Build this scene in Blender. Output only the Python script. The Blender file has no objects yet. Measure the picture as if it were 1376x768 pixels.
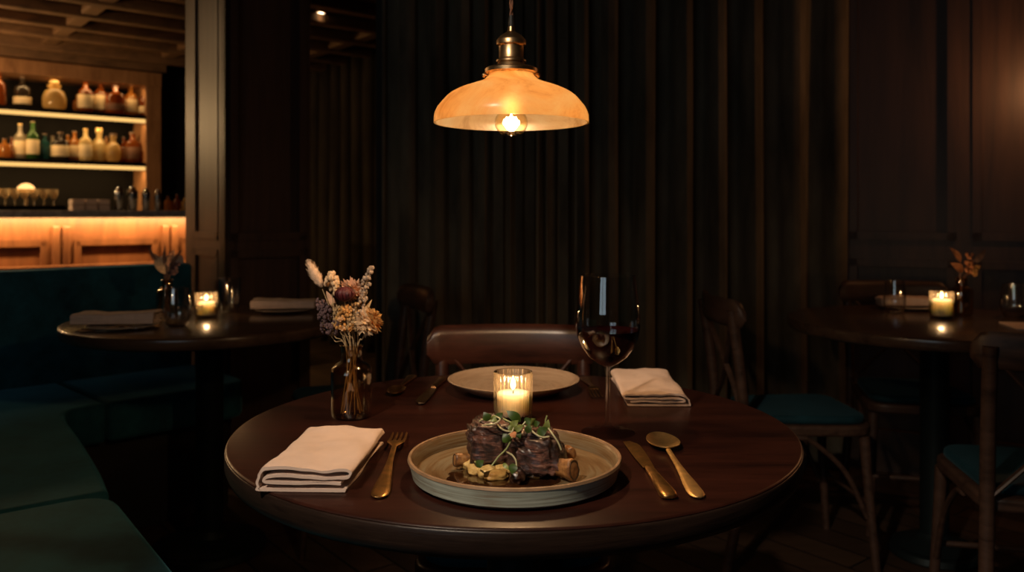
import bpy, bmesh, math, random
from mathutils import Vector, Matrix, noise
random.seed(7)
PI = math.pi
sc = bpy.context.scene
COL = sc.collection
F, CX, HZ, CH = 1110.0, 688.0, 288.0, 1.09      # focal length (px of 1376), centre, horizon row, eye height

def P(px, py, d):                                # a point of the place from its picture position and distance
    return Vector(((px-CX)*d/F, d, CH-(py-HZ)*d/F))

# ------------------------------------------------------------------ materials
def mat(name):
    m = bpy.data.materials.new(name); m.use_nodes = True
    nt = m.node_tree; nt.nodes.clear()
    out = nt.nodes.new('ShaderNodeOutputMaterial')
    return m, nt, out
def N(nt, t, **kw):
    n = nt.nodes.new(t)
    for k, v in kw.items():
        if k in n.inputs: n.inputs[k].default_value = v
        else: setattr(n, k, v)
    return n
def L(nt, a, b): nt.links.new(a, b)
def c4(c): return (c[0], c[1], c[2], 1)
def ramp(nt, fac, stops):
    r = nt.nodes.new('ShaderNodeValToRGB')
    el = r.color_ramp.elements
    while len(el) < len(stops): el.new(0.5)
    for e, (p, c) in zip(el, stops): e.position = p; e.color = c4(c)
    L(nt, fac, r.inputs[0]); return r.outputs[0]
def coords(nt, scale=(1,1,1), rot=(0,0,0), kind='Object'):
    tc = nt.nodes.new('ShaderNodeTexCoord'); mp = nt.nodes.new('ShaderNodeMapping')
    mp.inputs['Scale'].default_value = scale; mp.inputs['Rotation'].default_value = rot
    L(nt, tc.outputs[kind], mp.inputs[0]); return mp.outputs[0]
def bump(nt, h, bs, strength=.3, dist=.002):
    b = N(nt, 'ShaderNodeBump', Strength=strength, Distance=dist)
    L(nt, h, b.inputs['Height']); L(nt, b.outputs[0], bs.inputs['Normal'])
def principled(nt, out, **kw):
    b = N(nt, 'ShaderNodeBsdfPrincipled', **kw); L(nt, b.outputs[0], out.inputs[0]); return b

def wood(name, dark, light, scale=(2, 30, 30), rough=.4, bumpy=.15, coat=0, spec=.5):
    m, nt, out = mat(name); b = principled(nt, out, Roughness=rough); b.inputs['Specular IOR Level'].default_value = spec
    co = coords(nt, scale)
    n1 = N(nt, 'ShaderNodeTexNoise', Scale=1.0, Detail=6.0, Roughness=.62, Distortion=.6); L(nt, co, n1.inputs[0])
    n2 = N(nt, 'ShaderNodeTexNoise', Scale=4.0, Detail=4.0, Roughness=.7); L(nt, co, n2.inputs[0])
    mx = N(nt, 'ShaderNodeMath', operation='MULTIPLY_ADD'); mx.inputs[1].default_value = .4
    L(nt, n2.outputs[0], mx.inputs[0]); L(nt, n1.outputs[0], mx.inputs[2])
    col = ramp(nt, mx.outputs[0], [(.45, dark), (.62, [(a+c)/2 for a, c in zip(dark, light)]), (.85, light)])
    L(nt, col, b.inputs['Base Color']); bump(nt, mx.outputs[0], b, bumpy, .0015)
    if coat: b.inputs['Coat Weight'].default_value = coat; b.inputs['Coat Roughness'].default_value = .2
    return m
def plain(name, c, rough=.5, metal=0, var=.15, scale=20, bumpy=0, **kw):
    m, nt, out = mat(name); b = principled(nt, out, Roughness=rough, Metallic=metal, **kw)
    n = N(nt, 'ShaderNodeTexNoise', Scale=scale, Detail=5.0); L(nt, coords(nt), n.inputs[0])
    L(nt, ramp(nt, n.outputs[0], [(.3, [x*(1-var) for x in c]), (.7, [min(1, x*(1+var)) for x in c])]), b.inputs['Base Color'])
    if bumpy: bump(nt, n.outputs[0], b, bumpy, .001)
    return m
def emit(name, c, s):
    m, nt, out = mat(name); e = N(nt, 'ShaderNodeEmission', Color=c4(c), Strength=s); L(nt, e.outputs[0], out.inputs[0]); return m
def schlick(nt, gain=1.0, f0=.04):
    lw = N(nt, 'ShaderNodeLayerWeight', Blend=.5)
    p = N(nt, 'ShaderNodeMath', operation='POWER'); p.inputs[1].default_value = 4.0; L(nt, lw.outputs['Facing'], p.inputs[0])
    a = N(nt, 'ShaderNodeMath', operation='MULTIPLY_ADD', use_clamp=True); a.inputs[1].default_value = .9*gain; a.inputs[2].default_value = f0*gain
    L(nt, p.outputs[0], a.inputs[0]); return a.outputs[0]
def thin_glass(name, tint=(1,1,1), rough=0.0, ior=1.45, gain=1.0):
    """thin walled glass: clear in the middle of a wall, mirror-like at its grazing edges"""
    m, nt, out = mat(name)
    t = N(nt, 'ShaderNodeBsdfTransparent', Color=c4(tint)); g = N(nt, 'ShaderNodeBsdfGlossy', Roughness=rough)
    x = nt.nodes.new('ShaderNodeMixShader')
    L(nt, schlick(nt, gain), x.inputs[0]); L(nt, t.outputs[0], x.inputs[1]); L(nt, g.outputs[0], x.inputs[2])
    L(nt, x.outputs[0], out.inputs[0]); return m
def real_glass(name, c=(1,1,1), ior=1.45, rough=0):
    m, nt, out = mat(name); b = N(nt, 'ShaderNodeBsdfGlass', Color=c4(c), IOR=ior, Roughness=rough); L(nt, b.outputs[0], out.inputs[0]); return m
def bottle_glass(name, c, clear=.5):
    m, nt, out = mat(name)
    t = N(nt, 'ShaderNodeBsdfTransparent', Color=c4([x**.5 for x in c])); tr = N(nt, 'ShaderNodeBsdfTranslucent', Color=c4(c))
    d = N(nt, 'ShaderNodeBsdfDiffuse', Color=c4(c)); g = N(nt, 'ShaderNodeBsdfGlossy', Roughness=.08)
    a = N(nt, 'ShaderNodeMixShader'); a.inputs[0].default_value = .5; L(nt, tr.outputs[0], a.inputs[1]); L(nt, d.outputs[0], a.inputs[2])
    q = N(nt, 'ShaderNodeMixShader'); q.inputs[0].default_value = clear; L(nt, a.outputs[0], q.inputs[1]); L(nt, t.outputs[0], q.inputs[2])
    x = N(nt, 'ShaderNodeMixShader')
    L(nt, schlick(nt), x.inputs[0]); L(nt, q.outputs[0], x.inputs[1]); L(nt, g.outputs[0], x.inputs[2]); L(nt, x.outputs[0], out.inputs[0]); return m

M = {}
M['table_wood'] = wood('mahogany_table', (.0085,.0026,.0018), (.034,.0095,.006), (3, 26, 26), .34, .14, .0, .32)
M['edge_wood'] = wood('table_edge_wood', (.005,.003,.0024), (.026,.015,.011), (6, 6, 60), .34, .5, 0, .3)
M['side_table_wood'] = wood('side_table_wood', (.03,.017,.011), (.085,.05,.032), (3, 22, 22), .24, .1, .2)
M['chair_wood'] = wood('chair_wood', (.014,.0048,.003), (.058,.018,.0105), (5, 25, 40), .36, .1, .1)
M['chair_wood_grey'] = wood('worn_chair_wood', (.018,.0095,.0065), (.066,.036,.025), (5, 25, 40), .46, .1, 0, .3)
M['panel_wood'] = wood('panel_wood', (.014,.007,.004), (.050,.025,.0135), (14, 14, 1.1), .5, .2)
M['pillar_wood'] = wood('pillar_wood', (.022,.0105,.007), (.066,.031,.019), (16, 16, 1.2), .5, .15)
M['bar_wood'] = wood('bar_wood', (.085,.029,.011), (.22,.085,.032), (10, 10, 1.5), .42, .1)
M['shelf_wood'] = wood('shelf_wood', (.16,.07,.028), (.36,.18,.08), (10, 10, 2), .45, .1)
M['dark_shelf'] = plain('dark_shelf', (.004,.0033,.0027), .6, 0, .15, 20, 0, **{'Specular IOR Level': .08})
M['coffer_wood'] = wood('coffer_wood', (.07,.038,.018), (.19,.10,.048), (6, 6, 12), .5, .1)
M['floor_wood'] = None
M['dark_metal'] = plain('dark_metal', (.014,.022,.024), .42, .6)
M['brass'] = plain('aged_brass', (.50,.33,.17), .34, 1, .4, 45)
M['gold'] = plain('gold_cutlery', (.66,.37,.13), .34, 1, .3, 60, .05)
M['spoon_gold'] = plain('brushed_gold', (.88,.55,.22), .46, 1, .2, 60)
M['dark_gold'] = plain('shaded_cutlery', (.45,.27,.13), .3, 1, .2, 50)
M['steel'] = plain('steel', (.55,.55,.56), .16, 1, .05)
M['stone_top'] = plain('bar_top', (.32,.30,.28), .3, 0, .4, 30)
M['teal_velvet'] = None
M['clear_glass'] = thin_glass('clear_glass', (.97,.97,.97), .02, 1.5, 2.6)
def m_votive():
    m, nt, out = mat('ribbed_votive_glass')
    t = N(nt, 'ShaderNodeBsdfTransparent', Color=(.96,.94,.90,1)); g = N(nt, 'ShaderNodeBsdfGlossy', Roughness=.05); tl = N(nt, 'ShaderNodeBsdfTranslucent', Color=(.95,.80,.58,1))
    lw = N(nt, 'ShaderNodeLayerWeight', Blend=.5)
    L(nt, ramp(nt, lw.outputs['Facing'], [(.25,(.97,.95,.92)), (.6,(.72,.66,.58)), (.85,(.30,.24,.18))]), t.inputs[0])
    a = N(nt, 'ShaderNodeMixShader'); L(nt, schlick(nt, 1.0, .05), a.inputs[0]); L(nt, t.outputs[0], a.inputs[1]); L(nt, tl.outputs[0], a.inputs[2])
    x = N(nt, 'ShaderNodeMixShader'); L(nt, schlick(nt, 2.2), x.inputs[0]); L(nt, a.outputs[0], x.inputs[1]); L(nt, g.outputs[0], x.inputs[2]); L(nt, x.outputs[0], out.inputs[0]); return m
M['votive_glass'] = m_votive()
M['wine_glass'] = thin_glass('wine_glass_crystal', (.975,.975,.975), 0, 1.5, 2.3)
def m_crystal():
    m, nt, out = mat('stem_crystal')
    t = N(nt, 'ShaderNodeBsdfTransparent', Color=(.98,.98,.98,1)); g = N(nt, 'ShaderNodeBsdfGlass', IOR=1.5, Roughness=0.0)
    x = N(nt, 'ShaderNodeMixShader'); x.inputs[0].default_value = .34
    L(nt, t.outputs[0], x.inputs[1]); L(nt, g.outputs[0], x.inputs[2]); L(nt, x.outputs[0], out.inputs[0]); return m
M['stem_glass'] = m_crystal()
M['bar_glass'] = bottle_glass('bar_glassware', (.85,.72,.5), .72)
M['brown_glass'] = thin_glass('brown_vase_glass', (.84,.74,.60), .01, 1.5, 2.6)
M['bulb_glass'] = thin_glass('bulb_glass', (1,.90,.70), 0, 1.45, 1.6)
M['filament'] = emit('hot_filament', (1,.60,.24), 120)
M['flame'] = emit('candle_flame', (1,.60,.22), 22)
M['led'] = emit('led_strip', (1,.56,.165), 1.15)
M['downlight'] = emit('downlight_lens', (1,.72,.42), 12)
M['globe'] = emit('globe_lamp_glow', (1,.50,.16), 2.2)
M['menu'] = plain('card', (.35,.24,.16), .7)
M['wick'] = plain('wick', (.01,.008,.006), .8)
M['black'] = plain('black_rubber', (.012,.011,.010), .6)
M['copper_cord'] = plain('cord_fabric', (.20,.085,.045), .8, 0, .3, 120)
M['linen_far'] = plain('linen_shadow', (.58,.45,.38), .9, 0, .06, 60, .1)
M['white_plate'] = plain('pale_plate', (.55,.47,.40), .4, 0, .1, 14)
M['plaster'] = plain('dark_wall', (.02,.016,.013), .8)
M['meat'] = None
M['stem_green'] = plain('sprout_stem', (.30,.33,.12), .5, 0, .3, 90)
M['stem_pale'] = plain('pale_sprout_stem', (.55,.50,.28), .5, 0, .2, 90)
M['leaf_green'] = plain('sprout_leaf', (.045,.085,.010), .45, 0, .4, 120)
M['leaf_light'] = plain('light_sprout_leaf', (.20,.23,.05), .45, 0, .4, 120)
M['straw'] = plain('dried_straw', (.42,.28,.14), .8, 0, .25, 80)
M['cream'] = plain('dried_cream', (.66,.45,.26), .85, 0, .25, 160, .3)
M['fluff'] = plain('bunny_tail', (.62,.43,.29), .95, 0, .25, 220, .4)
M['golden'] = plain('dried_gold', (.50,.25,.07), .8, 0, .3, 160)
M['rose'] = plain('dark_rose', (.075,.008,.010), .6, 0, .4, 100)
M['pink'] = plain('dried_pink', (.62,.36,.22), .8, 0, .3, 100)
M['mauve'] = plain('dried_mauve', (.105,.060,.062), .9, 0, .4, 140)
M['greybud'] = plain('dried_grey', (.33,.245,.18), .9, 0, .3, 140)
M['orange_leaf'] = plain('dried_orange', (.50,.19,.07), .75, 0, .35, 60)
M['brown_leaf'] = plain('dried_brown', (.16,.085,.055), .8, 0, .35, 60)

def m_floor():
    m, nt, out = mat('floor_boards'); b = principled(nt, out, Roughness=.45)
    co = coords(nt, (1,1,1), (0,0,.9))
    br = N(nt, 'ShaderNodeTexBrick', Scale=1.0); br.inputs['Color1'].default_value = (.036,.020,.012,1); br.inputs['Color2'].default_value = (.075,.042,.024,1)
    br.inputs['Mortar'].default_value = (.006,.004,.003,1); br.inputs['Mortar Size'].default_value = .004
    br.inputs['Brick Width'].default_value = .9; br.inputs['Row Height'].default_value = .12; L(nt, co, br.inputs[0])
    n = N(nt, 'ShaderNodeTexNoise', Scale=1.0, Detail=6.0); L(nt, coords(nt, (4, 50, 1), (0,0,.9)), n.inputs[0])
    x = N(nt, 'ShaderNodeMix', data_type='RGBA', blend_type='MULTIPLY'); x.inputs[0].default_value = .6
    L(nt, br.outputs[0], x.inputs[6]); L(nt, n.outputs[0], x.inputs[7]); L(nt, x.outputs[2], b.inputs['Base Color']); return m
M['floor_wood'] = m_floor()

def m_velvet(name, c, sheen, nscale=(3,3,3)):
    m, nt, out = mat(name)
    b = principled(nt, out, Roughness=.75)
    b.inputs['Sheen Weight'].default_value = sheen; b.inputs['Sheen Roughness'].default_value = .4
    b.inputs['Sheen Tint'].default_value = c4([min(1, x*6+.1) for x in c]); b.inputs['Specular IOR Level'].default_value = .15
    n = N(nt, 'ShaderNodeTexNoise', Scale=1.6, Detail=7.0, Roughness=.65); L(nt, coords(nt, nscale), n.inputs[0])
    L(nt, ramp(nt, n.outputs[0], [(.32, [x*.45 for x in c]), (.7, [x*1.5 for x in c])]), b.inputs['Base Color'])
    n2 = N(nt, 'ShaderNodeTexNoise', Scale=700.0); L(nt, coords(nt), n2.inputs[0]); bump(nt, n2.outputs[0], b, .25, .0006); return m
M['teal_velvet'] = m_velvet('teal_velvet', (.013,.082,.112), .6, (5,5,5))
M['teal_seat'] = m_velvet('teal_seat_pad', (.005,.027,.038), .25)
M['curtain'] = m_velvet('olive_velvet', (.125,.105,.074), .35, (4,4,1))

M['far_curtain'] = m_velvet('shaded_brown_velvet', (.038,.028,.019), .2, (4,4,1))  # darker cloth, with the shade it hangs in also put into its colour
def m_linen(name, c):
    m, nt, out = mat(name); b = principled(nt, out, Roughness=.92); b.inputs['Specular IOR Level'].default_value = .1
    n = N(nt, 'ShaderNodeTexNoise', Scale=24.0, Detail=6.0); L(nt, coords(nt), n.inputs[0])
    L(nt, ramp(nt, n.outputs[0], [(.3, [x*.88 for x in c]), (.7, c)]), b.inputs['Base Color'])
    w1 = N(nt, 'ShaderNodeTexWave', Scale=420.0, Distortion=1.5, bands_direction='X'); w2 = N(nt, 'ShaderNodeTexWave', Scale=420.0, Distortion=1.5, bands_direction='Y')
    a = N(nt, 'ShaderNodeMath', operation='ADD'); L(nt, w1.outputs[1], a.inputs[0]); L(nt, w2.outputs[1], a.inputs[1])
    bump(nt, a.outputs[0], b, .35, .0006); return m
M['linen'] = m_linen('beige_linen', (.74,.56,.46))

def m_stoneware(name, inside, outside, streak, ring=95, rough=.35):
    """thrown stoneware: rings around the foot, brown glaze pooling in noise patches"""
    m, nt, out = mat(name); b = principled(nt, out, Roughness=rough)
    tc = nt.nodes.new('ShaderNodeTexCoord'); sx = nt.nodes.new('ShaderNodeSeparateXYZ'); L(nt, tc.outputs['Object'], sx.inputs[0])
    r2 = N(nt, 'ShaderNodeVectorMath', operation='LENGTH')
    cb = nt.nodes.new('ShaderNodeCombineXYZ'); L(nt, sx.outputs[0], cb.inputs[0]); L(nt, sx.outputs[1], cb.inputs[1]); L(nt, cb.outputs[0], r2.inputs[0])
    vec = nt.nodes.new('ShaderNodeCombineXYZ')
    for i, s in ((0, ring), (1, ring*2)):
        mu = N(nt, 'ShaderNodeMath', operation='MULTIPLY'); mu.inputs[1].default_value = s
        L(nt, r2.outputs['Value'] if i == 0 else sx.outputs[2], mu.inputs[0]); L(nt, mu.outputs[0], vec.inputs[i])
    an = N(nt, 'ShaderNodeMath', operation='ARCTAN2'); L(nt, sx.outputs[1], an.inputs[0]); L(nt, sx.outputs[0], an.inputs[1])
    mu = N(nt, 'ShaderNodeMath', operation='MULTIPLY'); mu.inputs[1].default_value = .9; L(nt, an.outputs[0], mu.inputs[0]); L(nt, mu.outputs[0], vec.inputs[2])
    n = N(nt, 'ShaderNodeTexNoise', Scale=1.6, Detail=4.0, Roughness=.6); L(nt, vec.outputs[0], n.inputs[0])
    n2 = N(nt, 'ShaderNodeTexNoise', Scale=9.0, Detail=5.0); L(nt, tc.outputs['Object'], n2.inputs[0])
    a = N(nt, 'ShaderNodeMath', operation='MULTIPLY_ADD'); a.inputs[1].default_value = .55; L(nt, n2.outputs[0], a.inputs[0]); L(nt, n.outputs[0], a.inputs[2])
    col = ramp(nt, a.outputs[0], [(.52, inside), (.74, outside), (.95, streak)])
    L(nt, col, b.inputs['Base Color']); bump(nt, n.outputs[0], b, .25, .0012); return m
M['plate_in'] = m_stoneware('stoneware_inside', (.095,.045,.016), (.165,.098,.042), (.22,.175,.105), 110, .28)
M['plate_out'] = m_stoneware('stoneware_outside', (.20,.105,.045), (.38,.41,.34), (.54,.57,.48), 120)
M['plate_rim'] = plain('bare_clay_rim', (.27,.16,.085), .5, 0, .25, 60)
M['far_plate'] = m_stoneware('cream_stoneware', (.27,.175,.105), (.40,.285,.19), (.30,.20,.125), 60, .35)

def m_meat(name, rot):
    m, nt, out = mat(name); b = principled(nt, out, Roughness=.33); b.inputs['Coat Weight'].default_value = .42; b.inputs['Coat Roughness'].default_value = .22
    n = N(nt, 'ShaderNodeTexNoise', Scale=1.0, Detail=7.0, Roughness=.72, Distortion=1.6); L(nt, coords(nt, (34, 34, 150), rot), n.inputs[0])
    n2 = N(nt, 'ShaderNodeTexNoise', Scale=38.0, Detail=3.0); L(nt, coords(nt), n2.inputs[0])
    a = N(nt, 'ShaderNodeMath', operation='MULTIPLY_ADD'); a.inputs[1].default_value = .55; L(nt, n2.outputs[0], a.inputs[0]); L(nt, n.outputs[0], a.inputs[2])
    L(nt, ramp(nt, a.outputs[0], [(.58, (.007,.003,.002)), (.76, (.036,.012,.008)), (.90, (.20,.078,.050)), (1.0, (.42,.22,.15))]), b.inputs['Base Color'])
    bump(nt, n.outputs[0], b, 1.0, .004); return m
M['meat'] = m_meat('braised_meat', (.5,.35,.2)); M['meat_dark'] = m_meat('dark_braised_meat', (-.3,-.75,.1))
def m_food(name, stops, scale, rough, bumpy, coat=0):
    m, nt, out = mat(name); b = principled(nt, out, Roughness=rough); b.inputs['Coat Weight'].default_value = coat
    n = N(nt, 'ShaderNodeTexNoise', Scale=scale, Detail=6.0, Roughness=.65); L(nt, coords(nt), n.inputs[0])
    L(nt, ramp(nt, n.outputs[0], stops), b.inputs['Base Color']); bump(nt, n.outputs[0], b, bumpy, .002); return m
M['bone'] = m_food('roast_bone', [(.35,(.10,.035,.012)), (.55,(.42,.19,.06)), (.75,(.62,.36,.15))], 70, .4, .4, .3)
M['marrow'] = m_food('bone_end', [(.35,(.018,.008,.005)), (.7,(.10,.045,.022))], 160, .5, .6, .2)
M['puree'] = m_food('yellow_puree', [(.3,(.62,.35,.09)), (.55,(.88,.58,.20)), (.8,(.95,.70,.32))], 170, .5, 1.0, .15)
M['potato'] = m_food('roast_potato', [(.3,(.38,.16,.03)), (.6,(.66,.40,.12)), (.8,(.76,.52,.22))], 70, .35, .3, .3)
M['mushroom'] = m_food('braised_mushroom', [(.3,(.014,.006,.004)), (.6,(.065,.026,.014)), (.8,(.13,.06,.03))], 60, .35, .4, .4)
M['sauce'] = plain('brown_gravy', (.030,.011,.004), .12, 0, .5, 30)
M['sauce'].node_tree.nodes['Principled BSDF'].inputs['Coat Weight'].default_value = .5

def m_wax():
    m, nt, out = mat('candle_wax'); b = principled(nt, out, Roughness=.5)
    n = N(nt, 'ShaderNodeTexNoise', Scale=30.0); L(nt, coords(nt), n.inputs[0])
    L(nt, ramp(nt, n.outputs[0], [(.3,(.95,.77,.58)), (.7,(.97,.82,.64))]), b.inputs['Base Color'])
    b.inputs['Subsurface Weight'].default_value = 1; b.inputs['Subsurface Radius'].default_value = (1,.85,.68); b.inputs['Subsurface Scale'].default_value = .065; return m
M['wax'] = m_wax()
def m_shade():
    m, nt, out = mat('amber_shade_glass')
    n = N(nt, 'ShaderNodeTexNoise', Scale=9.0, Detail=8.0, Roughness=.7, Distortion=1.0); L(nt, coords(nt), n.inputs[0])
    col = ramp(nt, n.outputs[0], [(.34,(.66,.43,.20)), (.48,(.91,.70,.43)), (.62,(.98,.84,.60))])
    t = nt.nodes.new('ShaderNodeBsdfTranslucent'); d = nt.nodes.new('ShaderNodeBsdfDiffuse'); g = N(nt, 'ShaderNodeBsdfGlossy', Roughness=.3)
    rf = N(nt, 'ShaderNodeBsdfRefraction', Roughness=.62, IOR=1.12)
    for k in (t, d, rf): L(nt, col, k.inputs[0])
    a = N(nt, 'ShaderNodeMixShader'); a.inputs[0].default_value = .12; L(nt, t.outputs[0], a.inputs[1]); L(nt, d.outputs[0], a.inputs[2])
    h = N(nt, 'ShaderNodeMixShader'); h.inputs[0].default_value = .55; L(nt, a.outputs[0], h.inputs[1]); L(nt, rf.outputs[0], h.inputs[2])
    x = N(nt, 'ShaderNodeMixShader'); x.inputs[0].default_value = .03; L(nt, h.outputs[0], x.inputs[1]); L(nt, g.outputs[0], x.inputs[2]); L(nt, x.outputs[0], out.inputs[0]); return m
M['shade'] = m_shade()
def m_wine():
    m, nt, out = mat('red_wine'); b = principled(nt, out, Roughness=.03); b.inputs['Base Color'].default_value = (.012,.0008,.0015,1)
    n = N(nt, 'ShaderNodeTexNoise', Scale=8.0); L(nt, coords(nt), n.inputs[0])
    L(nt, ramp(nt, n.outputs[0], [(.3,(.009,.0006,.001)), (.7,(.016,.001,.002))]), b.inputs['Base Color']); return m
M['wine'] = m_wine()
for k, c, cl in (('amber', (.34,.085,.014), .5), ('pale', (.70,.48,.19), .4), ('green', (.06,.17,.03), .5), ('teal_glass', (.03,.13,.13), .5), ('dark', (.035,.025,.018), .15), ('creamy', (.72,.54,.24), .2), ('clearish', (.62,.53,.38), .6), ('honey', (.55,.22,.04), .4)):
    M[k] = bottle_glass('bottle_'+k, c, cl)
M['label'] = plain('paper_label', (.62,.48,.28), .7, 0, .08)
M['dark_label'] = plain('brown_label', (.14,.06,.03), .7)
M['cap'] = plain('bottle_cap', (.10,.06,.035), .4, .3)
M['gold_cap'] = plain('gold_cap', (.75,.5,.2), .35, .8)

# ------------------------------------------------------------------ mesh helpers
class MB:
    def __init__(s): s.v = []; s.f = []
    def add(s, vs, fs):
        o = len(s.v); s.v += [tuple(v) for v in vs]; s.f += [tuple(i+o for i in f) for f in fs]; return s
    def loft(s, rings, cap=True, closed=False):
        n = len(rings[0]); vs = [p for r in rings for p in r]; fs = []
        m = len(rings)
        for i in range(m if closed else m-1):
            for j in range(n):
                a, b = i*n+j, i*n+(j+1) % n; k = (i+1) % m
                fs.append((a, b, k*n+(j+1) % n, k*n+j))
        if cap and not closed: fs.append(tuple(range(n-1, -1, -1))); fs.append(tuple((m-1)*n+j for j in range(n)))
        return s.add(vs, fs)
    def lathe(s, prof, n=40, c=(0,0,0), closed=False, ribs=0, rib_amp=0, rib_z=None):
        rings = []
        for (r, z) in prof:
            ring = []
            for j in range(n):
                a = 2*PI*j/n; rr = max(r, 1e-6)
                if ribs and (rib_z is None or rib_z[0] <= z <= rib_z[1]) and r > .01: rr += rib_amp*abs(math.cos(ribs*a/2)) - rib_amp
                ring.append((c[0]+rr*math.cos(a), c[1]+rr*math.sin(a), c[2]+z))
            rings.append(ring)
        return s.loft(rings, cap=False, closed=closed)
    def box(s, c, d, rz=0, m=None):
        q = Matrix.Rotation(rz, 3, 'Z') if m is None else m
        vs = [Vector(c)+q@Vector((x*d[0]/2, y*d[1]/2, z*d[2]/2)) for x in (-1,1) for y in (-1,1) for z in (-1,1)]
        return s.add(vs, [(0,1,3,2),(4,6,7,5),(0,4,5,1),(2,3,7,6),(0,2,6,4),(1,5,7,3)])
    def span(s, a, b):
        return s.box([(p+q)/2 for p, q in zip(a, b)], [abs(q-p) for p, q in zip(a, b)])
    def tube(s, pts, r, n=8, flat=1.0):
        pts = [Vector(p) for p in pts]; k = len(pts)
        rs = [r]*k if not isinstance(r, (list, tuple)) else r
        up = Vector((0,0,1)); rings = []
        for i, p in enumerate(pts):
            t = (pts[min(i+1, k-1)]-pts[max(i-1, 0)]).normalized()
            if i == 0: u = t.orthogonal().normalized() if abs(t.z) > .95 else t.cross(up).normalized()
            else: u = (u - t*u.dot(t)).normalized()
            w = t.cross(u)
            rings.append([p+(u*math.cos(2*PI*j/n)+w*math.sin(2*PI*j/n)*flat)*rs[i] for j in range(n)])
        return s.loft(rings)
    def prism(s, outline, z0, z1):
        return s.loft([[(x, y, z0) for x, y in outline], [(x, y, z1) for x, y in outline]])
    def blob(s, c, rad, seg=20, rings=12, amp=0, freq=1, power=1.0, seed=0, m=None):
        vs = []; fs = []
        for i in range(rings+1):
            th = PI*i/rings
            for j in range(seg):
                ph = 2*PI*j/seg
                d = Vector((math.sin(th)*math.cos(ph), math.sin(th)*math.sin(ph), math.cos(th)))
                if power != 1: d = Vector([math.copysign(abs(x)**power, x) for x in d])
                k = 1+amp*noise.noise(d*freq+Vector((seed*7.3, seed*3.1, 0)))
                p = Vector((d.x*rad[0]*k, d.y*rad[1]*k, d.z*rad[2]*k))
                if m is not None: p = m@p
                vs.append(Vector(c)+p)
        for i in range(rings):
            for j in range(seg):
                fs.append((i*seg+j, (i+1)*seg+j, (i+1)*seg+(j+1) % seg, i*seg+(j+1) % seg))
        return s.add(vs, fs)
    def build(s, name, material, parent=None, loc=None, rz=0, smooth=True, bevel=0, seg=2, sub=0, angle=40, merge=2e-5):
        me = bpy.data.meshes.new(name); bm = bmesh.new()
        vs = [bm.verts.new(v) for v in s.v]
        for f in s.f:
            try: bm.faces.new([vs[i] for i in f])
            except ValueError: pass
        bmesh.ops.remove_doubles(bm, verts=bm.verts, dist=merge)
        bmesh.ops.recalc_face_normals(bm, faces=bm.faces)
        if smooth:
            for f in bm.faces: f.smooth = True
            for e in bm.edges:
                if len(e.link_faces) == 2 and e.calc_face_angle(0) > math.radians(angle): e.smooth = False
        bm.to_mesh(me); bm.free()
        o = bpy.data.objects.new(name, me); COL.objects.link(o); me.materials.append(material)
        if parent is not None: o.parent = parent
        if loc is not None: o.location = loc
        o.rotation_euler.z = rz
        if bevel:
            b = o.modifiers.new('bevel', 'BEVEL'); b.width = bevel; b.segments = seg; b.limit_method = 'ANGLE'; b.angle_limit = .6
        if sub:
            q = o.modifiers.new('sub', 'SUBSURF'); q.levels = sub; q.render_levels = sub
        return o

def tag(o, label=None, cat=None, group=None, kind=None):
    if label: o['label'] = label
    if cat: o['category'] = cat
    if group: o['group'] = group
    if kind: o['kind'] = kind
    return o
def empty(name, loc=(0,0,0), rz=0):
    o = bpy.data.objects.new(name, None); COL.objects.link(o); o.location = loc; o.rotation_euler = (0,0,rz); o.empty_display_size = .05; return o
def thing(name, label, cat, loc=(0,0,0), rz=0, group=None): return tag(empty(name, loc, rz), label, cat, group)
def copy_tree(o, parent=None):
    c = o.copy(); COL.objects.link(c)
    if parent is not None: c.parent = parent
    for ch in list(o.children): copy_tree(ch, c)
    return c
def dup(o, label, loc, rz=0, group=None, scale=1):
    c = copy_tree(o); c.location = loc; c.rotation_euler = (0,0,rz); c.scale = (scale,)*3; c['label'] = label
    if group: c['group'] = group
    return c
def smooth_path(pts, n=8):
    """Catmull-Rom through the points"""
    p = [Vector(q) for q in pts]; p = [2*p[0]-p[1]]+p+[2*p[-1]-p[-2]]; out = []
    for i in range(1, len(p)-2):
        for k in range(n):
            t = k/n; a, b, c, d = p[i-1:i+3]
            out.append(.5*((2*b)+(c-a)*t+(2*a-5*b+4*c-d)*t*t+(3*b-a-3*c+d)*t**3))
    return out+[p[-2]]
def light(kind, name, loc, power, color, size=.01, rot=None, **kw):
    l = bpy.data.lights.new(name, kind); l.energy = power; l.color = color
    if kind in ('POINT', 'SPOT'): l.shadow_soft_size = size
    for k, v in kw.items(): setattr(l, k, v)
    o = bpy.data.objects.new(name, l); COL.objects.link(o); o.location = loc
    if rot: o.rotation_euler = rot
    return o
def struct(o): o['kind'] = 'structure'; return o

# ------------------------------------------------------------------ frames of the place
YAW = math.radians(40)
U = Vector((math.cos(YAW), math.sin(YAW), 0)); V = Vector((-math.sin(YAW), math.cos(YAW), 0))
B0 = Vector((-2.76, 4.85, 0))
def local_x(px, yl):
    """position along the bar for a picture column, on the line at local depth yl"""
    k = (px-CX)/F; o = B0+V*yl
    t = (k*o.y-o.x)/(U.x-k*U.y); return t
def depth(px, yl): return (B0+V*yl+U*local_x(px, yl)).y
CEIL = 2.4

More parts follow.
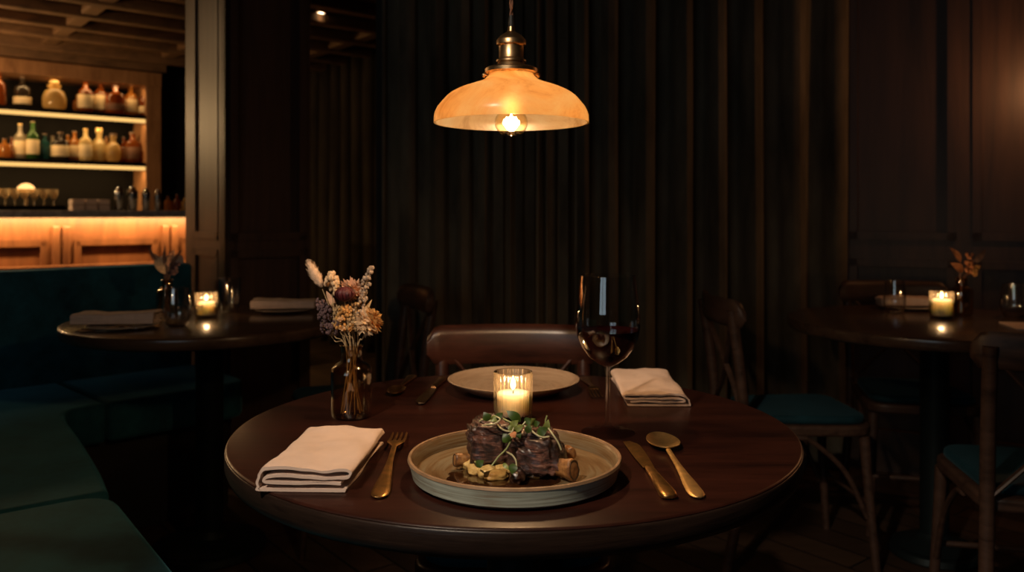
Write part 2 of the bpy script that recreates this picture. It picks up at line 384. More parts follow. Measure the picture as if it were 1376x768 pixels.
# ------------------------------------------------------------------ room shell
struct(MB().span((-8,-2.6,-.1), (5,9.5,0)).build('floor', M['floor_wood']))
struct(MB().span((-8,-2.6,CEIL), (5,9.5,CEIL+.1)).build('ceiling', M['coffer_wood']))
struct(MB().span((-8,9.4,0), (5,9.5,CEIL)).build('wall_far', M['plaster']))
struct(MB().span((-8.1,-2.6,0), (-8,9.5,CEIL)).build('wall_left', M['plaster']))
struct(MB().span((3.0,-2.6,0), (3.1,2.6,CEIL)).build('wall_right_front', M['plaster']))
WX0, WX1, WZ0, WZ1, WY = -2.6, -.7, .95, 2.2, -2.2
wb = MB()
wb.span((-8,WY-.1,0), (WX0,WY,CEIL)); wb.span((WX1,WY-.1,0), (3.1,WY,CEIL)); wb.span((WX0,WY-.1,0), (WX1,WY,WZ0)); wb.span((WX0,WY-.1,WZ1), (WX1,WY,CEIL))
struct(wb.build('wall_back', M['plaster'], smooth=False))
wf = MB()
for x in (WX0+.03, (WX0+WX1)/2, WX1-.03): wf.span((x-.03,WY-.08,WZ0), (x+.03,WY-.02,WZ1))
for z in (WZ0+.03, WZ1-.03): wf.span((WX0,WY-.08,z-.03), (WX1,WY-.02,z+.03))
struct(wf.build('window_1', M['dark_shelf'], smooth=False))

def panelled(name, o, ud, width, z0, z1, panels, thick, material, mould_mat, rec=.02):
    """a panelled wall face: slab, raised stiles and rails around sunk panels, mouldings. panels: (s0, s1, za, zb)"""
    ud = Vector(ud).normalized(); nd = Vector((ud.y, -ud.x, 0))    # nd looks out of the face
    m3 = Matrix((ud, -nd, Vector((0,0,1)))).transposed()
    b = MB()
    def bx(s0, s1, za, zb, d0, d1):
        b.box(o+ud*(s0+s1)/2+nd*((d0+d1)/2)+Vector((0,0,(za+zb)/2)), (s1-s0, abs(d1-d0), zb-za), m=m3)
    bx(0, width, z0, z1, -thick, -rec)
    ss = sorted({0, width} | {p[0] for p in panels} | {p[1] for p in panels}); zz = sorted({z0, z1} | {p[2] for p in panels} | {p[3] for p in panels})
    for i in range(len(ss)-1):
        for j in range(len(zz)-1):
            a, c = (ss[i]+ss[i+1])/2, (zz[j]+zz[j+1])/2
            if not any(p[0] < a < p[1] and p[2] < c < p[3] for p in panels): bx(ss[i], ss[i+1], zz[j], zz[j+1], -rec-.001, 0)
    w = struct(b.build(name, material, smooth=False))
    b = MB()
    for (s0, s1, za, zb) in panels:
        t = .016
        for (q0, q1, ya, yb) in ((s0-t, s0+t, za-t, zb+t), (s1-t, s1+t, za-t, zb+t), (s0-t, s1+t, za-t, za+t), (s0-t, s1+t, zb-t, zb+t)):
            bx(q0, q1, ya, yb, -rec, rec*.5)
    mo = b.build('panel_moulding', mould_mat, w, smooth=False, bevel=.008, seg=3); mo['kind'] = 'structure'
    return w, ud, nd

# right panelled wall (faces the camera, slightly turned)
WA = Vector((1.42, 3.60, 0)); wd = Vector((.88, -.475, 0)).normalized()
def wall_s(px):
    k = (px-CX)/F; return (k*WA.y-WA.x)/(wd.x-k*wd.y)
s1, s2, s3 = wall_s(1147), wall_s(1279), wall_s(1313)
w_, _, _ = panelled('wall_right', WA-wd*.25, wd, 2.2, 0, CEIL, [(.25+s1, .25+s2, 1.0, 2.2), (.25+s3, .25+s3+.44, 1.0, 2.2), (.25+s1, .25+s2, .16, .885), (.25+s3, .25+s3+.44, .16, .885)], .12, M['panel_wood'], M['panel_wood'])

# panelled pillar by the banquette, turned like the bar
PC = Vector((-1.147, 3.30, 0)); pyaw = math.radians(37)
pu = Vector((math.cos(pyaw), math.sin(pyaw), 0)); pv = Vector((-math.sin(pyaw), math.cos(pyaw), 0))
struct(MB().box(PC+pu*.18+pv*.26+Vector((0,0,CEIL/2)), (.30, .46, CEIL-.002), pyaw).build('wall_pillar', M['pillar_wood'], smooth=False))
panelled('trim_1', PC, pu, .36, 0, CEIL-.001, [(.035, .325, 1.0, 2.27), (.035, .325, .14, .93)], .05, M['pillar_wood'], M['pillar_wood'])
panelled('trim_2', PC+pv*.55, -pv, .55, 0, CEIL-.001, [(.14, .45, 1.0, 2.27), (.14, .45, .14, .93)], .05, M['pillar_wood'], M['pillar_wood'], .007)

# coffered ceiling beams over the bar
cb = MB(); cm = Matrix.Rotation(YAW, 3, 'Z')
for i in range(8):
    cb.box(B0+V*(-1.35+.40*i)+Vector((0,0,CEIL-.035)), (7, .09, .072), m=cm)
for i in range(9):
    cb.box(B0+U*(-3.1+.85*i)+V*.1+Vector((0,0,CEIL-.027)), (.10, 3.1, .056), m=cm)
cb.box(B0+V*1.42+Vector((0,0,CEIL-.05)), (7, .06, .10), m=cm)
struct(cb.build('trim_3', M['coffer_wood'], smooth=False, bevel=.012, seg=2))

# ------------------------------------------------------------------ curtains
def curtain(name, a, b, z0, z1, pitch, amp, label, seed, cloth='curtain'):
    a, b = Vector(a), Vector(b); d = (b-a); Lg = d.length; d.normalize(); n = Vector((d.y, -d.x, 0))
    rnd = random.Random(seed); k = int(Lg/.011); pts = []; ph = 0
    for i in range(k+1):
        s = Lg*i/k
        ph += 2*PI*(Lg/k)/(pitch*(1+.45*math.sin(s*3.1+seed)+.25*math.sin(s*7.7+seed*2)))
        h = amp*(.75+.35*math.sin(s*2.3+seed*1.7))
        f = 2*abs(math.sin(ph/2))**1.3-1; f = -f
        pts.append((a+d*(s+.012*math.sin(2*ph)), h*f))
    zs = [z0+(z1-z0)*j/14 for j in range(15)]
    m = MB(); vs = []; fs = []
    for j, z in enumerate(zs):
        w = .8+.35*(1-(z-z0)/(z1-z0))
        for i, (p, h) in enumerate(pts):
            q = p+n*(h*w+.006*math.sin(z*2.2+i*.09))
            vs.append((q.x, q.y, z))
    W = k+1
    for j in range(14):
        for i in range(k): fs.append((j*W+i, j*W+i+1, (j+1)*W+i+1, (j+1)*W+i))
    m.add(vs, fs); o = m.build(name, M[cloth])
    q = o.modifiers.new('cloth', 'SOLIDIFY'); q.thickness = .005
    return tag(o, label, 'curtain')
curtain('curtain', (-.56,3.50,0), (1.48,3.55,0), .012, CEIL-.005, .125, .062, 'wide olive brown velvet curtain behind the set round table and wooden chair', 3)
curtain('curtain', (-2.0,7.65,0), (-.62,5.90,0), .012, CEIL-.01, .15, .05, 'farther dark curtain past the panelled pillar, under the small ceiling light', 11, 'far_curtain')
struct(MB().box((.2, 3.66, CEIL/2), (1.6, .04, CEIL-.002)).build('wall_curtain', M['plaster'], smooth=False))

# recessed ceiling light
dl = P(430, 17, 1); k = (CEIL-.004-CH)/(dl.z-CH); dlp = Vector((dl.x*k, k, CEIL-.004))
t = thing('ceiling_downlight', 'small round glowing downlight in the dark ceiling past the pillar', 'ceiling light', dlp)
MB().lathe([(.024,-.004),(.045,-.004),(.047,.0),(.047,.004),(.024,.004)], 24, closed=True).build('trim_ring', M['brass'], t)
MB().lathe([(0,-.003),(.024,-.003),(.024,.002),(0,.002)], 24).build('lens', M['downlight'], t)

# ------------------------------------------------------------------ bar counter and back bar
bar = thing('bar_counter', 'long wooden bar counter glowing under its dark stone top', 'bar counter', B0, YAW)
X0, X1 = -2.6, 1.45
MB().span((X0,.09,0), (X1,.55,1.07)).build('body', M['bar_wood'], bar, smooth=False)
MB().span((X0-.03,-.03,1.072), (X1+.03,.60,1.115)).build('counter_top', M['stone_top'], bar, smooth=False, bevel=.006)
pil = [local_x(82, .07), local_x(228, .07)]
step = pil[1]-pil[0]
xs = [pil[0]+step*i for i in range(-2, 2)]
for i, x in enumerate(xs):
    m = MB()
    for dx in (-.028, .028): m.span((x+dx-.020,.055,.14), (x+dx+.020,.091,1.02))
    m.build('pilaster', M['bar_wood'], bar, smooth=False, bevel=.006)
    xa, xb = x+.075, x+step-.075
    m = MB()
    for (a, b) in (((xa,.065,.895),(xb,.09,.935)), ((xa,.065,.20),(xb,.09,.24)), ((xa,.065,.20),(xa+.035,.09,.935)), ((xb-.035,.065,.20),(xb,.09,.935))): m.span(a, b)
    m.build('panel_frame', M['bar_wood'], bar, smooth=False, bevel=.005)
MB().span((X0,.0,.755), (X1,.09,.785)).build('ledge', M['bar_wood'], bar, smooth=False, bevel=.006)
MB().span((X0,.030,1.0685), (X1,.060,1.0715)).build('light_strip', M['led'], bar, smooth=False)

SH = 1.5                                   # local depth of the shelf fronts
xe = local_x(217, SH)
back = thing('back_bar_shelf', 'lit wooden back bar cabinet full of bottles behind the bar', 'shelf unit', B0+V*SH, YAW)
jw = xe-local_x(196, SH)
SX0 = -3.0
m = MB(); m.span((xe-jw,0,1.0), (xe,.36,2.235)); m.build('side_post', M['shelf_wood'], back, smooth=False, bevel=.006)
MB().span((SX0,-.02,2.125), (xe,.36,2.235)).build('top_frame', M['shelf_wood'], back, smooth=False, bevel=.008)
MB().span((SX0,.34,1.0), (xe-jw,.37,2.125)).build('back_panel', M['dark_shelf'], back, smooth=False)
MB().span((SX0,0,0), (xe,.36,1.02)).build('base_cabinet', M['dark_shelf'], back, smooth=False)
for z in (1.855, 1.475):
    s = MB().span((SX0,.0,z), (xe-jw,.34,z+.032)).build('shelf', M['dark_shelf'], back, smooth=False)
    MB().span((SX0,-.004,z-.030), (xe-jw-.004,.010,z-.001)).build('light_strip', M['led'], s, smooth=False)
MB().span((SX0,-.03,2.245), (xe+.03,.36,CEIL-.002)).build('soffit', M['coffer_wood'], back, smooth=False)
struct(MB().box(B0+V*(SH+.42)+U*(-1.0)+Vector((0,0,CEIL/2)), (7.0, .06, CEIL-.003), YAW).build('wall_bar', M['plaster'], smooth=False))

PROF = {
 'tall':   [(0,0),(.9,0),(1,.02),(1,.56),(.92,.64),(.45,.74),(.34,.80),(.34,.95),(.38,.955),(.38,.97),(0,.97)],
 'squat':  [(0,0),(.92,0),(1,.03),(1,.58),(.85,.68),(.40,.74),(.30,.78),(.30,.92),(.36,.93),(.36,.95),(0,.95)],
 'round':  [(0,0),(.6,0),(.9,.12),(1,.32),(.9,.52),(.55,.66),(.34,.70),(.34,.84),(.44,.86),(.44,.90),(0,.90)],
 'decanter':[(0,0),(.8,0),(.98,.10),(1,.36),(.82,.56),(.5,.64),(.42,.68),(.60,.72),(.60,.76),(0,.76)],
}
def bottle(px, yl, z, h, w, kind, glass, label, lab=None, cap='cap', group=None, nseg=20, ltop=.5):
    """h, w in picture pixels at the bottle's own distance"""
    x = local_x(px, yl); d = depth(px, yl); H = h*d/F; R = .9*w*d/F/2
    p = B0+U*x+V*yl+Vector((0,0,z))
    t = thing('bottle', label, 'bottle', p, YAW, group)
    MB().lathe([(r*R, q*H) for r, q in PROF[kind]], nseg).build('glass_body', M[glass], t)
    if lab: MB().lathe([(R*1.012,H*.12),(R*1.03,H*.13),(R*1.03,H*ltop),(R*1.012,H*(ltop+.01))], nseg, closed=True).build('paper_label', M[lab], t)
    top = PROF[kind][-1][1]; cr = PROF[kind][-2][0]
    if kind == 'decanter': MB().blob((0,0,H*.87), (R*.45,R*.45,H*.125), 12, 8).build('stopper', M[glass], t)
    else: MB().lathe([(0,H*top),(R*cr,H*top),(R*cr,H*1.0),(0,H*1.0)], 14).build('bottle_cap', M[cap], t)
    return t
zt, zl = 1.888, 1.508
top = [(-2,46,20,'tall','amber',None,'amber bottle cut by the picture edge on the top shelf'),
 (30,42,24,'squat','dark','label','dark squat bottle with a wide pale label, second on the top shelf'),
 (73,43,33,'decanter','pale',None,'round pale glass decanter with stopper, alone on the top shelf'),
 (104,26,13,'tall','honey',None,'small honey bottle squeezed beside the tall ambers on the top shelf'),
 (115,43,21,'tall','amber','label','tall amber bottle with pale label, first after the round decanter'),
 (135,46,19,'tall','amber','label','slim amber bottle, tallest on the top shelf'),
 (155,39,28,'squat','amber','dark_label','broad square-shouldered amber bottle on the top shelf'),
 (176,42,18,'tall','honey','label','slim honey bottle with tall cream label on the top shelf'),
 (197,37,21,'squat','amber','label','short amber bottle beside the lit wooden post on the top shelf')]
for k_, (px,h,w,kd,g,lb,la) in enumerate(top): bottle(px, SH+(.27 if px == 104 else .09+.05*(k_ % 2)), zt, h, w, kd, g, la, lb, group='bottles on the top bar shelf', ltop=.34 if kd == 'squat' else .52)
low = [(6,26,18,'squat','honey',None,'short honey bottle at the picture edge on the lower shelf'),
 (27,47,17,'tall','clearish','label','tall clear bottle with white cap on the lower shelf'),
 (44,50,17,'tall','green','label','tall green bottle on the lower shelf'),
 (60,35,17,'squat','teal_glass',None,'teal glass bottle beside the tall green one'),
 (81,37,24,'squat','dark','label','dark bottle with round cream label on the lower shelf'),
 (100,40,18,'squat','honey','label','honey bottle with cream label beside the dark bottle'),
 (115,43,18,'tall','creamy','label','cream bottle with gold neck on the lower shelf'),
 (133,45,23,'round','creamy',None,'bulbous cream bottle with tall neck on the lower shelf'),
 (152,38,22,'round','pale',None,'round pale yellow bottle on the lower shelf'),
 (178,41,26,'squat','amber','dark_label','broad amber bottle on the lower shelf'),
 (200,34,20,'decanter','amber',None,'amber decanter against the lit wooden post on the lower shelf')]
for k_, (px,h,w,kd,g,lb,la) in enumerate(low): bottle(px, SH+.085+.055*(k_ % 2), zl, h, w, kd, g, la, lb, 'gold_cap' if g in ('creamy','clearish') else 'cap', 'bottles on the lower bar shelf')
for (px,h,w,kd,g,la) in ((16,30,16,'squat','amber','amber bottle behind the short honey one on the lower shelf'), (36,34,12,'tall','amber','slim amber bottle behind the tall green and clear ones'),
   (71,34,14,'tall','clearish','clear bottle behind the dark cream-labelled one'), (91,36,13,'tall','honey','thin honey bottle in the back row of the lower shelf'),
   (143,36,13,'tall','honey','thin honey bottle between the round cream bottles'), (166,36,13,'tall','amber','thin amber bottle behind the round pale yellow one'), (190,36,13,'tall','dark','thin dark bottle behind the amber decanter')):
    bottle(px, SH+.275, zl, h, w, kd, g, la, None, 'cap', 'bottles in the back row of the lower shelf', 16)

# things standing on the counter
zc = 1.116
def bar_pos(px, yl, z=zc): return B0+U*local_x(px, yl)+V*yl+Vector((0,0,z))
MB_COUPE = [(.022,0),(.023,.004),(.005,.012),(.004,.05),(.016,.062),(.026,.085),(.0275,.118),(.0262,.118),(.0245,.087),(.015,.066),(0,.058)]
coupe = None
for i, px in enumerate((-6, 7, 20, 33, 46, 59, 72)):
    lab = 'stemmed glass in the bar tray row, %s' % ('cut by the picture edge','second of seven','third of seven','middle of the row','fifth of seven','sixth of seven','seventh, beside the white napkins')[i]
    if coupe is None:
        coupe = MB().lathe([(r, z) for r, z in MB_COUPE], 20).build('cocktail_glass', M['bar_glass'], None, bar_pos(px, .42, zc+.016))
        tag(coupe, lab, 'glass', 'glasses on the bar tray')
    else: dup(coupe, lab, bar_pos(px, .42, zc+.016), 0, 'glasses on the bar tray')
ta, tb = local_x(-20, .42), local_x(84, .42)
tr = thing('serving_tray', 'dark tray under the row of stemmed glasses on the bar', 'tray', B0+U*(ta+tb)/2+V*.42+Vector((0,0,zc)), YAW)
w2 = (tb-ta)/2
MB().span((-w2,-.09,0), (w2,.09,.008)).build('tray_floor', M['dark_shelf'], tr, smooth=False)
m = MB()
for (a, b) in (((-w2,-.09,.008),(w2,-.082,.030)), ((-w2,.082,.008),(w2,.09,.030)), ((-w2,-.082,.008),(-w2+.008,.082,.030)), ((w2-.008,-.082,.008),(w2,.082,.030))): m.span(a, b)
m.build('tray_rim', M['dark_shelf'], tr, smooth=False)
lp = thing('globe_lamp', 'small mushroom lamp with orange glowing shade behind the bar glasses', 'lamp', B0+U*local_x(35, SH+.12)+V*(SH+.12)+Vector((0,0,1.021)), YAW)
MB().lathe([(0,0),(.055,0),(.055,.012),(.012,.022),(.010,.24),(0,.24)], 20).build('lamp_stem', M['brass'], lp)
MB().lathe([(0,.235),(.055,.237),(.062,.25),(.055,.275),(.03,.298),(0,.305)], 24).build('lamp_shade', M['globe'], lp)
for i, px in enumerate((103, 120, 137)):
    for j in range(2):
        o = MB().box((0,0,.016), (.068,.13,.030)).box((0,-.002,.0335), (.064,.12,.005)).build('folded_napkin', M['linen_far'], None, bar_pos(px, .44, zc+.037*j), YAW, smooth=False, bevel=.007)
        tag(o, '%s folded white napkin in the %s stack of napkins on the bar' % (('lower','upper')[j], ('first','middle','last')[i]), 'napkin', 'white napkins on the bar')
for i, (px, h, w) in enumerate(((160,32,12), (178,32,14), (196,30,11), (212,28,9))):
    d = depth(px, .40); H = h*d/F; R = w*d/F/2
    t = thing('cocktail_shaker', ('slim steel shaker nearest the white napkins on the bar','widest steel shaker on the bar','second narrowest steel shaker beside the widest','narrowest steel shaker, farthest from the white napkins')[i], 'shaker', bar_pos(px, .40), YAW, 'steel shakers on the bar')
    MB().lathe([(0,0),(R*.78,0),(R*.82,.004),(R,H*.72),(0,H*.72)], 20).build('tin', M['steel'], t)
    MB().lathe([(0,H*.72),(R*1.03,H*.72),(R*1.0,H*.80),(R*.55,H*.90),(R*.5,H),(0,H)], 20).build('strainer_cap', M['steel'], t)
for i, (px, h, w, g) in enumerate(((226,20,12,'honey'), (238,22,11,'amber'), (248,18,10,'pale'))):
    bottle(px, .40, zc, h, w, 'squat', g, ('stubby honey bitters bottle after the shakers on the bar','stubby amber bitters bottle between the honey and pale ones','stubby pale bitters bottle by the pillar edge')[i], None, 'cap', 'bitters bottles on the bar', 14)

# ------------------------------------------------------------------ banquette
bq = thing('banquette', 'curved corner banquette in dark teal velvet around the small round table', 'banquette', (-1.4, 2.7, 0))
OR = Vector((-1.4, 2.7, 0))
def seatpoly(name, pts, z0, z1, material, bev, crown=0):
    m = MB().prism([(x-OR.x, y-OR.y) for x, y in pts], z0, z1)
    o = m.build(name, material, bq, bevel=bev, seg=5); return o
def rounded(pts, r, n=6):
    """round the corners of a plan outline; r per corner"""
    out = []; k = len(pts); rr = r if isinstance(r, (list, tuple)) else [r]*k
    for i in range(k):
        p, a, b = Vector(pts[i]), Vector(pts[i-1]), Vector(pts[(i+1) % k])
        if rr[i] <= 0: out.append(tuple(p)); continue
        da, db = (a-p), (b-p); q = min(rr[i], da.length*.45, db.length*.45)
        s, e = p+da.normalized()*q, p+db.normalized()*q
        for j in range(n+1):
            t = j/n; out.append(tuple(s*(1-t)**2+p*2*t*(1-t)+e*t*t))
    return out
vd = Vector((-.60, .80)).normalized(); nl = Vector((-vd.y, vd.x))         # left run: along vd, its depth towards nl
A1 = Vector((-.905, 1.86))
A0 = A1-vd*.95*Vector((1,1)).length/1.414
fr = Vector((-.57, 1.42)); A0 = A1+(fr-A1)*2.2
e1 = (A1-A0).normalized(); n1 = Vector((-e1.y, e1.x))
seatpoly('seat_cushion', rounded([A0, A1-e1*.006, A1-e1*.006+n1*.56, A0+n1*.56], [.02,.09,.03,.02]), .335, .468, M['teal_velvet'], .035)
corner_front = [tuple(A1+e1*.006), (-1.02,2.04), (-1.20,2.30), (-1.345,2.50), (-1.405,2.60), (-1.395,2.675), (-1.34,2.73)]
sp = [(p.x, p.y) for p in smooth_path([(x, y, 0) for x, y in corner_front], 5)]
ub = Vector((.70, .714)).normalized(); nb = Vector((-ub.y, ub.x))
C2 = Vector((-1.34, 2.73))
seatpoly('seat_cushion', sp+[tuple(C2+nb*.50), tuple(C2-ub*.75+nb*.50), tuple(A1+n1*.56+e1*.006)], .335, .466, M['teal_velvet'], .03)
E2 = C2+ub*.52
seatpoly('seat_cushion', rounded([C2+ub*.008, E2, E2+nb*.50, C2+ub*.008+nb*.50], [.03,.12,.02,.02]), .335, .467, M['teal_velvet'], .035)
# plinths
seatpoly('plinth', [tuple(A0+n1*.07), tuple(A1+n1*.07), (-1.42,2.45), (-1.49,2.60), (-1.36,2.80), tuple(E2-ub*.06+nb*.07), tuple(E2-ub*.06+nb*.5), tuple(C2-ub*.75+nb*.5), tuple(A0+n1*.56)], 0.002, .334, M['black'], 0)
# backrests
G0, G1 = C2-ub*.95+nb*.50, E2+nb*.50
seatpoly('backrest', rounded([G0, G1-ub*.0, G1+nb*.10, G0+nb*.10], .02), .30, .885, M['teal_velvet'], .03)
H0, H1 = A0+n1*.57, Vector(C2-ub*.95+nb*.50)-ub*.0
seatpoly('backrest', rounded([H0, A1+n1*.57+e1*.3, A1+n1*.67+e1*.3, H0+n1*.10], .02), .30, .885, M['teal_velvet'], .03)

nk = MB().box((0,0,.012), (.085,.055,.022)).box((.002,0,.0275), (.080,.052,.008)).build('folded_cloth', M['linen_far'], None, (G1-ub*.07+nb*.05).to_3d()+Vector((0,0,.886)), math.radians(45), smooth=False, bevel=.007)
tag(nk, 'small folded tan cloth lying on the banquette back against the pillar', 'cloth')

# ------------------------------------------------------------------ round tables
def round_table(label, loc, R, top_mat, edge_mat, th=.04, rb=.22):
    t = thing('round_table', label, 'table', loc)
    H = .75
    MB().lathe([(0,H-.0035),(R-.0018,H-.0035),(R-.0014,H-.0024),(R-.0026,H-.0009),(R-.0052,H),(0,H)], 128).build('table_top', top_mat, t)
    MB().lathe([(0,H-th),(R-.014,H-th),(R-.004,H-th+.006),(R,H-th+.016),(R,H-.006),(R-.0006,H-.0044),(R-.0018,H-.0036),(0,H-.0036)], 128).build('table_edge', edge_mat, t)
    MB().lathe([(0,.03),(rb-.02,.03),(rb-.03,.036),(.06,.05),(.043,.07),(.043,.66),(.052,.68),(.12,.70),(.13,.7085),(0,.7085)], 48).build('pedestal', M['dark_metal'], t)
    MB().lathe([(0,0),(rb-.005,0),(rb,.006),(rb-.005,.024),(rb-.03,.030),(0,.030)], 48).build('base_plate', M['dark_metal'], t)
    return t
TC = Vector((0.003, 1.337, 0)); TR = .443
round_table('large dark mahogany round table set with the plated meal', TC, TR, M['table_wood'], M['edge_wood'])
LT = Vector((-.985, 2.69, 0)); RT = Vector((1.36, 2.66, 0))
round_table('small dark round table beside the teal banquette', LT, .435, M['side_table_wood'], M['side_table_wood'], .038, .18)
round_table('dark round table by the panelled wall with three chairs around it', RT, .45, M['side_table_wood'], M['side_table_wood'], .038, .14)
TZ = .75

# ------------------------------------------------------------------ chairs
def chair_parts(t, wood_m):
    """faces -y; floor centre at the origin"""
    # seat frame
    out = rounded([(-.19,-.20), (.19,-.20), (.165,.19), (-.165,.19)], [.09,.09,.05,.05], 6)
    MB().prism(out, .415, .448).build('seat_frame', wood_m, t, bevel=.008, seg=3)
    pad = rounded([(-.175,-.185), (.175,-.185), (.15,.165), (-.15,.165)], [.08,.08,.05,.05], 6)
    MB().prism(pad, .4485, .474).build('seat_pad', M['teal_seat'], t, bevel=.011, seg=4)
    for s in (-1, 1):
        MB().tube(smooth_path([(s*.165,-.165,.414), (s*.172,-.175,.25), (s*.185,-.195,.0)], 6), [.017-.005*i/12 for i in range(13)], 10).build('leg', wood_m, t)
        MB().tube(smooth_path([(s*.175,.265,0), (s*.165,.215,.25), (s*.160,.204,.45), (s*.162,.218,.62), (s*.165,.245,.80)], 6), [.0165]*25, 10).build('leg', wood_m, t)
        MB().tube(smooth_path([(s*.178,-.168,.17), (s*.175,-.10,.31), (s*.172,-.0,.40), (s*.168,.05,.413)], 6), .008, 8).build('brace', wood_m, t)
        MB().tube(smooth_path([(s*.155,.207,.455), (s*.06,.205,.55), (-s*.05,.222,.66), (-s*.145,.240,.765)], 6), .009, 8, .6).build('cross_bar', wood_m, t)
    MB().tube(smooth_path([(-.176,-.185,.20), (0,-.19,.20), (.176,-.185,.20)], 4), .008, 8).build('stretcher', wood_m, t)
    # curved top rail
    rings = []; n = 26; W = .197
    for i in range(n+1):
        u = -1+2*i/n; x = W*u; y = .222+.038*(1-u*u)*1.0
        e = max(0, (abs(u)-.86)/.14); hh = .041*math.sqrt(max(.12, 1-e*e*.85)); th = .0125
        z0 = .788
        ring = [(x, y+dy*th, z0+dz*hh+ .006*dy) for dy, dz in ((-1,-.7),(-.6,-1),(.6,-1),(1,-.7),(1,.7),(.6,1),(-.6,1),(-1,.7))]
        rings.append(ring)
    MB().loft(rings).build('top_rail', wood_m, t, angle=50)
CG = None
c1 = thing('dining_chair', 'wooden dining chair facing the camera behind the large set table', 'chair', (.002, 1.68, 0), 0, CG)
chair_parts(c1, M['chair_wood'])
dup(c1, 'wooden chair side-on with teal seat, between the large table and the wall table', (.905, 2.68, 0), math.radians(92))
dup(c1, 'wooden chair with its back to the camera, tucked under the wall-side table', (1.275, 2.02, 0), math.radians(180-14))
dup(c1, 'wooden chair between the wall-side table and the wood panelling', (1.43, 2.965, 0), math.radians(-10))
dup(c1, 'wooden chair half hidden behind the brown vase, facing the banquette table', (-.555, 2.86, 0), math.radians(-68))

for ch in [o for o in bpy.data.objects if o.get('category') == 'chair' and o is not c1]:      # these four are of a greyer, more worn wood
    for p in ch.children:
        if p.material_slots[0].material is M['chair_wood']:
            p.material_slots[0].link = 'OBJECT'; p.material_slots[0].material = M['chair_wood_grey']
# ------------------------------------------------------------------ crockery
def plate(name, label, loc, R, h, rb, wall, min_, mout, mrim, group=None):
    t = thing(name, label, 'plate', loc, 0, group)
    fl = .007
    if wall:   # straight walled coupe plate
        MB().lathe([(0,0),(rb-.012,0),(rb,.002),(rb+.006,.006),(R-.004,h*.55),(R-.0005,h-.003)], 96).build('outer_wall', mout, t)
        MB().lathe([(0,fl),(rb*.9,fl),(rb+.002,fl+.003),(R-.010,h*.6),(R-.0054,h-.003)], 96).build('inside', min_, t)
        MB().lathe([(R-.0054,h-.0032),(R-.0046,h-.0006),(R-.0028,h),(R-.0012,h-.0006),(R-.0001,h-.0036)], 96, closed=True).build('rim', mrim, t)
    else:
        MB().lathe([(0,0),(rb-.01,0),(rb,.0015),(rb+.004,.004),(R*.88,h*.5),(R,h-.002),(R+.0005,h-.001)], 96).build('outer_wall', mout, t)
        MB().lathe([(0,.006),(rb*.85,.0062),(rb+.006,.0085),(R*.9,h*.68),(R-.003,h-.0005),(R+.0005,h-.001)], 96).build('inside', min_, t)
    return t
PD = Vector((.0035, 1.0735, TZ))
plate('dinner_plate', 'grey-green stoneware plate with a raised wall holding the braised meat', PD, .1385, .030, .126, True, M['plate_in'], M['plate_out'], M['plate_rim'])
FP = Vector((.003, 1.598, TZ))
plate('dinner_plate', 'empty cream stoneware plate behind the ribbed candle', FP, .1265, .025, .088, False, M['far_plate'], M['far_plate'], M['far_plate'])

# ------------------------------------------------------------------ napkins
def napkin(label, loc, rz, w, l, h, material, group=None, seed=0, flip=1):
    """a cloth folded over itself, its layered fold at the -y end"""
    hw = w/2; th = .0017
    path = [(hw*.95, .0022), (0, .0020), (-hw*.93, .0022), (-hw, h*.22), (-hw*1.01, h*.55), (-hw*.96, h*.86), (-hw*.80, h*.97), (-hw*.3, h*.99), (hw*.3, h*.97), (hw*.82, h*.96),
            (hw*.97, h*.88), (hw*1.0, h*.74), (hw*.94, h*.63), (hw*.70, h*.60), (hw*.1, h*.66), (-hw*.5, h*.68), (-hw*.82, h*.62), (-hw*.88, h*.50), (-hw*.78, h*.41), (-hw*.2, h*.38), (hw*.4, h*.42), (hw*.84, h*.36)]
    sp = smooth_path([(x*flip, 0, z) for x, z in path], 5)
    up, dn = [], []
    for i, p in enumerate(sp):
        t = (sp[min(i+1, len(sp)-1)]-sp[max(i-1, 0)]).normalized(); n = Vector((-t.z, 0, t.x))
        up.append(p+n*th); dn.append(p-n*th)
    prof = up+dn[::-1]
    rings = []; K = 22
    for k in range(K+1):
        v = k/K; y = -l/2+l*v; ring = []
        for p in prof:
            q = Vector((p.x, y, p.z))
            f = noise.noise(Vector((p.x*18+seed*5, y*14, p.z*30)))
            q.z = max(.0004, q.z+(p.z/h)*.0042*f+(p.z/h)*.0020*noise.noise(Vector((p.x*55+seed, y*40, 2)))+.0015*(p.z/h)*math.sin(v*5+seed))
            q.x += .003*noise.noise(Vector((seed*9, y*12, p.z*160)))+.004*(p.z/h-.5)*math.sin(v*3+seed)
            q.y += .0015*noise.noise(Vector((p.x*40, seed*3, p.z*200)))
            if v > .94: q.z *= 1-.10*(v-.94)/.06
            ring.append(tuple(q))
        rings.append(ring)
    o = MB().loft(rings).build('cloth_napkin', material, None, loc, rz, angle=60)
    return tag(o, label, 'napkin', group)
napkin('folded beige linen napkin beside the fork, near the table edge', (-.250, 1.118, TZ+.0005), math.radians(-2.5), .112, .215, .0275, M['linen'], None, 1)
napkin('folded beige linen napkin behind the wine glass stem', (.258, 1.585, TZ+.0005), math.radians(-1), .112, .245, .022, M['linen'], None, 4, -1)

